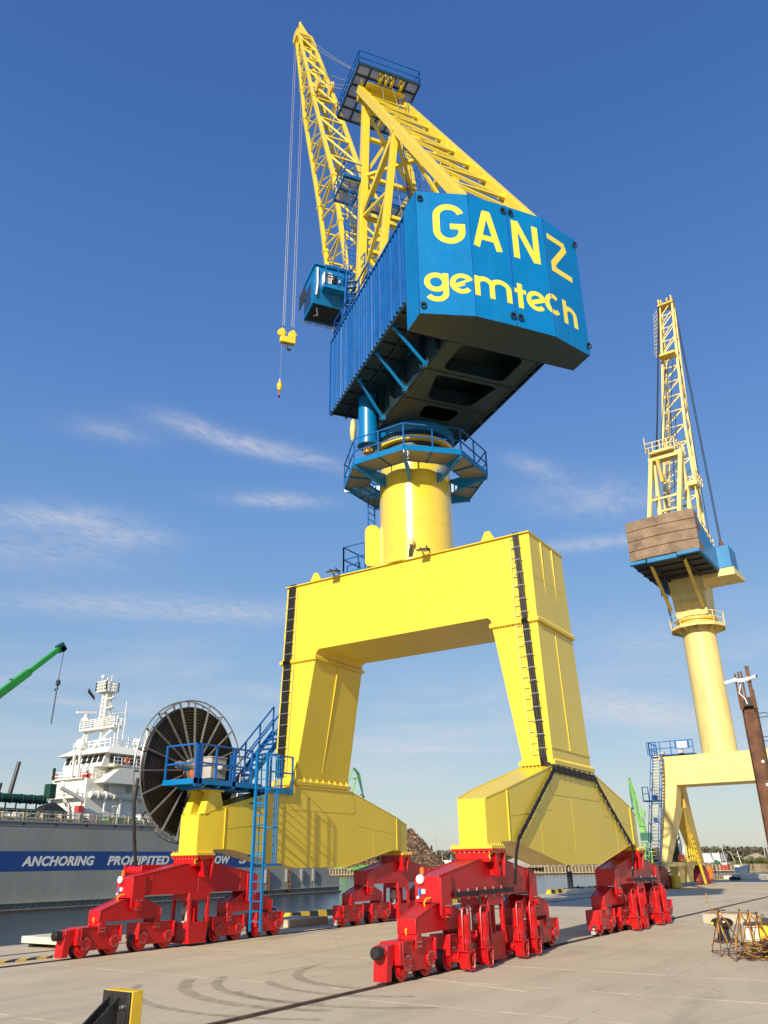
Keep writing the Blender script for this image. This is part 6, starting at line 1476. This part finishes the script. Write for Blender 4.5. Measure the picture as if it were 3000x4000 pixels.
for dx,dy in ((-1,-1),(1,-1),(1,1),(-1,1)): b.beam((387.5+dx,53.2+dy*1.0,0),(387.5,53.2,13),.16)
for z in (9,11): b.beam((387.5,51.4,z),(387.5,55,z),.14)
for z in range(0,12,2): b.beam((386.5,52.2+z*.08,z),(387.5,54.2-z*.08,z+2),.1)
b.build('lattice_tower',GALV,PYL)
SKY_SAT,SKY_VAL,SKY_HUE=1.25,1.15,.5
CLOUDS=[(1.18,1.34,.12,.05,-20,.6),(1.36,1.29,.16,.05,-25,.95),(1.10,1.52,.12,.07,-35,.4),(1.66,1.45,.16,.06,-50,.9),(1.36,2.1,.24,.12,-50,.75),(1.59,2.05,.18,.12,-50,.6),
 (1.5,2.4,.40,.30,-50,.45),(2.05,2.72,.5,.22,-50,.6),(2.5,2.32,.5,.2,-50,.6),(1.9,.72,.13,.05,-20,.5),(2.2,.66,.26,.16,-40,.55),(2.55,.80,.25,.08,-70,.75),(4.1,1.05,.7,.45,0,.45),(6.2,1.7,1.6,.55,-10,1.3),(6.9,4.1,1.0,.45,-50,1.2),(5.0,5.6,1.4,.8,-50,.55),(1.5,1.2,.2,.05,-20,.45)]

EXPO=.5
SKYR=[(0,(196,198,193)),(.05,(187,195,196)),(.13,(166,186,203)),(.24,(140,172,208)),(.38,(114,155,209)),(.55,(88,132,199)),(.75,(68,109,180)),(1,(58,94,162))]
# ================================================================= camera, sun, sky
cam=bpy.data.cameras.new('camera'); co=bpy.data.objects.new('camera',cam); COL.objects.link(co); SC.camera=co
yaw,pit,rol=math.radians(32.883),math.radians(23.691),math.radians(-.833)
f_=Vector((math.cos(yaw)*math.cos(pit),math.sin(yaw)*math.cos(pit),math.sin(pit))); r_=Vector((math.sin(yaw),-math.cos(yaw),0)); u_=r_.cross(f_)
r2=r_*math.cos(rol)+u_*math.sin(rol); u2=-r_*math.sin(rol)+u_*math.cos(rol)
M=Matrix((r2,u2,-f_)).transposed().to_4x4(); M.translation=Vector((-26.779,-15.708,2.323)); co.matrix_world=M
cam.sensor_fit='HORIZONTAL'; cam.sensor_width=36; cam.lens=36*3119.77/3000; cam.clip_end=6000; cam.clip_start=.1
SUN_AZ,SUN_EL=math.radians(190.3),math.radians(26)
sd=Vector((math.cos(SUN_AZ)*math.cos(SUN_EL),math.sin(SUN_AZ)*math.cos(SUN_EL),math.sin(SUN_EL)))
sl=bpy.data.lights.new('sun','SUN'); sl.energy=4.4; sl.angle=math.radians(.53); sl.color=(1,.885,.70); so=bpy.data.objects.new('sun',sl); COL.objects.link(so)
so.rotation_euler=sd.to_track_quat('Z','Y').to_euler()
wd=bpy.data.worlds.new('World'); SC.world=wd; wd.use_nodes=True; nt=wd.node_tree; L=nt.links
bg=nt.nodes['Background']
sky=nd(nt,'ShaderNodeTexSky'); sky.sky_type='NISHITA'; sky.sun_disc=False; sky.sun_elevation=SUN_EL; sky.sun_rotation=math.atan2(sd.x,sd.y)
sky.air_density=1.0; sky.dust_density=.7; sky.ozone_density=2.0; sky.altitude=0
tc=nd(nt,'ShaderNodeTexCoord'); sp=nd(nt,'ShaderNodeSeparateXYZ'); L.new(tc.outputs['Generated'],sp.inputs[0])
def mth(op,a,b_=None,c=None):
    n=nd(nt,'ShaderNodeMath',operation=op)
    for i,v in enumerate((a,b_,c)):
        if v is None: continue
        if hasattr(v,'links'): L.new(v,n.inputs[i])
        else: n.inputs[i].default_value=v
    return n.outputs[0]
zc=mth('MAXIMUM',sp.outputs[2],.02)
px=mth('DIVIDE',sp.outputs[0],zc); py=mth('DIVIDE',sp.outputs[1],zc)
cv=nd(nt,'ShaderNodeCombineXYZ'); L.new(px,cv.inputs[0]); L.new(py,cv.inputs[1])
# cirrus layer: streaky noise in the plane of the cloud deck, gathered in banks
mp=nd(nt,'ShaderNodeMapping'); mp.inputs[2].default_value=(0,0,math.radians(20)); mp.inputs[3].default_value=(2.4,5.0,1); L.new(cv.outputs[0],mp.inputs[0])
fine=noise_t(nt,2.6,9,.68,vec=mp.outputs[0],dist=1.6)
fine2=noise_t(nt,5.0,9,.72,vec=cv.outputs[0],dist=1.8)
tex=mth('ADD',mth('MULTIPLY',fine,.6),mth('MULTIPLY',fine2,.4))
tot=None
#  cx, cy, along, across, angle, strength
for cx,cy,ra,rb,an,st in CLOUDS:
    m2=nd(nt,'ShaderNodeMapping',vector_type='TEXTURE'); m2.inputs[1].default_value=(cx,cy,0); m2.inputs[2].default_value=(0,0,math.radians(an)); m2.inputs[3].default_value=(ra,rb,1)
    L.new(cv.outputs[0],m2.inputs[0])
    ln=nd(nt,'ShaderNodeVectorMath',operation='LENGTH'); L.new(m2.outputs[0],ln.inputs[0])
    g=mth('MULTIPLY',mth('POWER',2.718,mth('MULTIPLY',mth('POWER',ln.outputs[1],2),-1.4)),st)
    tot=g if tot is None else mth('ADD',tot,g)
cl=mth('MULTIPLY',tot,mth('ADD',mth('MULTIPLY',ramp(nt,tex,.34,.74),.9),.07)); cl=mth('MINIMUM',cl,.8)
# thin veils low over the horizon
lo=nd(nt,'ShaderNodeMapping'); lo.inputs[3].default_value=(2.6,2.6,13); L.new(tc.outputs['Generated'],lo.inputs[0])
veil=ramp(nt,noise_t(nt,1.7,6,.6,vec=lo.outputs[0],dist=.5),.46,.74)
vm=mth('MULTIPLY',ramp(nt,sp.outputs[2],.02,.08),ramp(nt,sp.outputs[2],.15,.30,True))
veil=mth('MULTIPLY',mth('MULTIPLY',veil,vm),.55)
cl=mth('MAXIMUM',cl,veil)
hs=nd(nt,'ShaderNodeHueSaturation'); hs.inputs['Saturation'].default_value=SKY_SAT; hs.inputs['Value'].default_value=SKY_VAL; hs.inputs['Hue'].default_value=SKY_HUE; L.new(sky.outputs[0],hs.inputs['Color'])
rp=nd(nt,'ShaderNodeValToRGB'); L.new(sp.outputs[2],rp.inputs[0]); el=rp.color_ramp.elements
while len(el)<len(SKYR): el.new(.5)
for e_,(p_,c_) in zip(el,SKYR): e_.position=p_; e_.color=(*[((q/255+.055)/1.055)**2.4/(.115*2**EXPO)/8 for q in c_],1)
gn=nd(nt,'ShaderNodeVectorMath',operation='SCALE'); L.new(rp.outputs[0],gn.inputs[0]); gn.inputs[3].default_value=8
# thin summer haze over the clear-sky model
skyc=mixc(nt,.82,hs.outputs[0],gn.outputs[0])
mx=mixc(nt,cl,skyc,(4.4,4.35,4.6))
L.new(mx,bg.inputs[0]); bg.inputs[1].default_value=.115
vs=SC.view_settings; vs.view_transform='Standard'; vs.look='None'; vs.exposure=EXPO; vs.gamma=1
SC.cycles.max_bounces=6; SC.cycles.transparent_max_bounces=12
SC.cycles.use_adaptive_sampling=True
try: SC.cycles.use_denoising=True
except Exception: pass
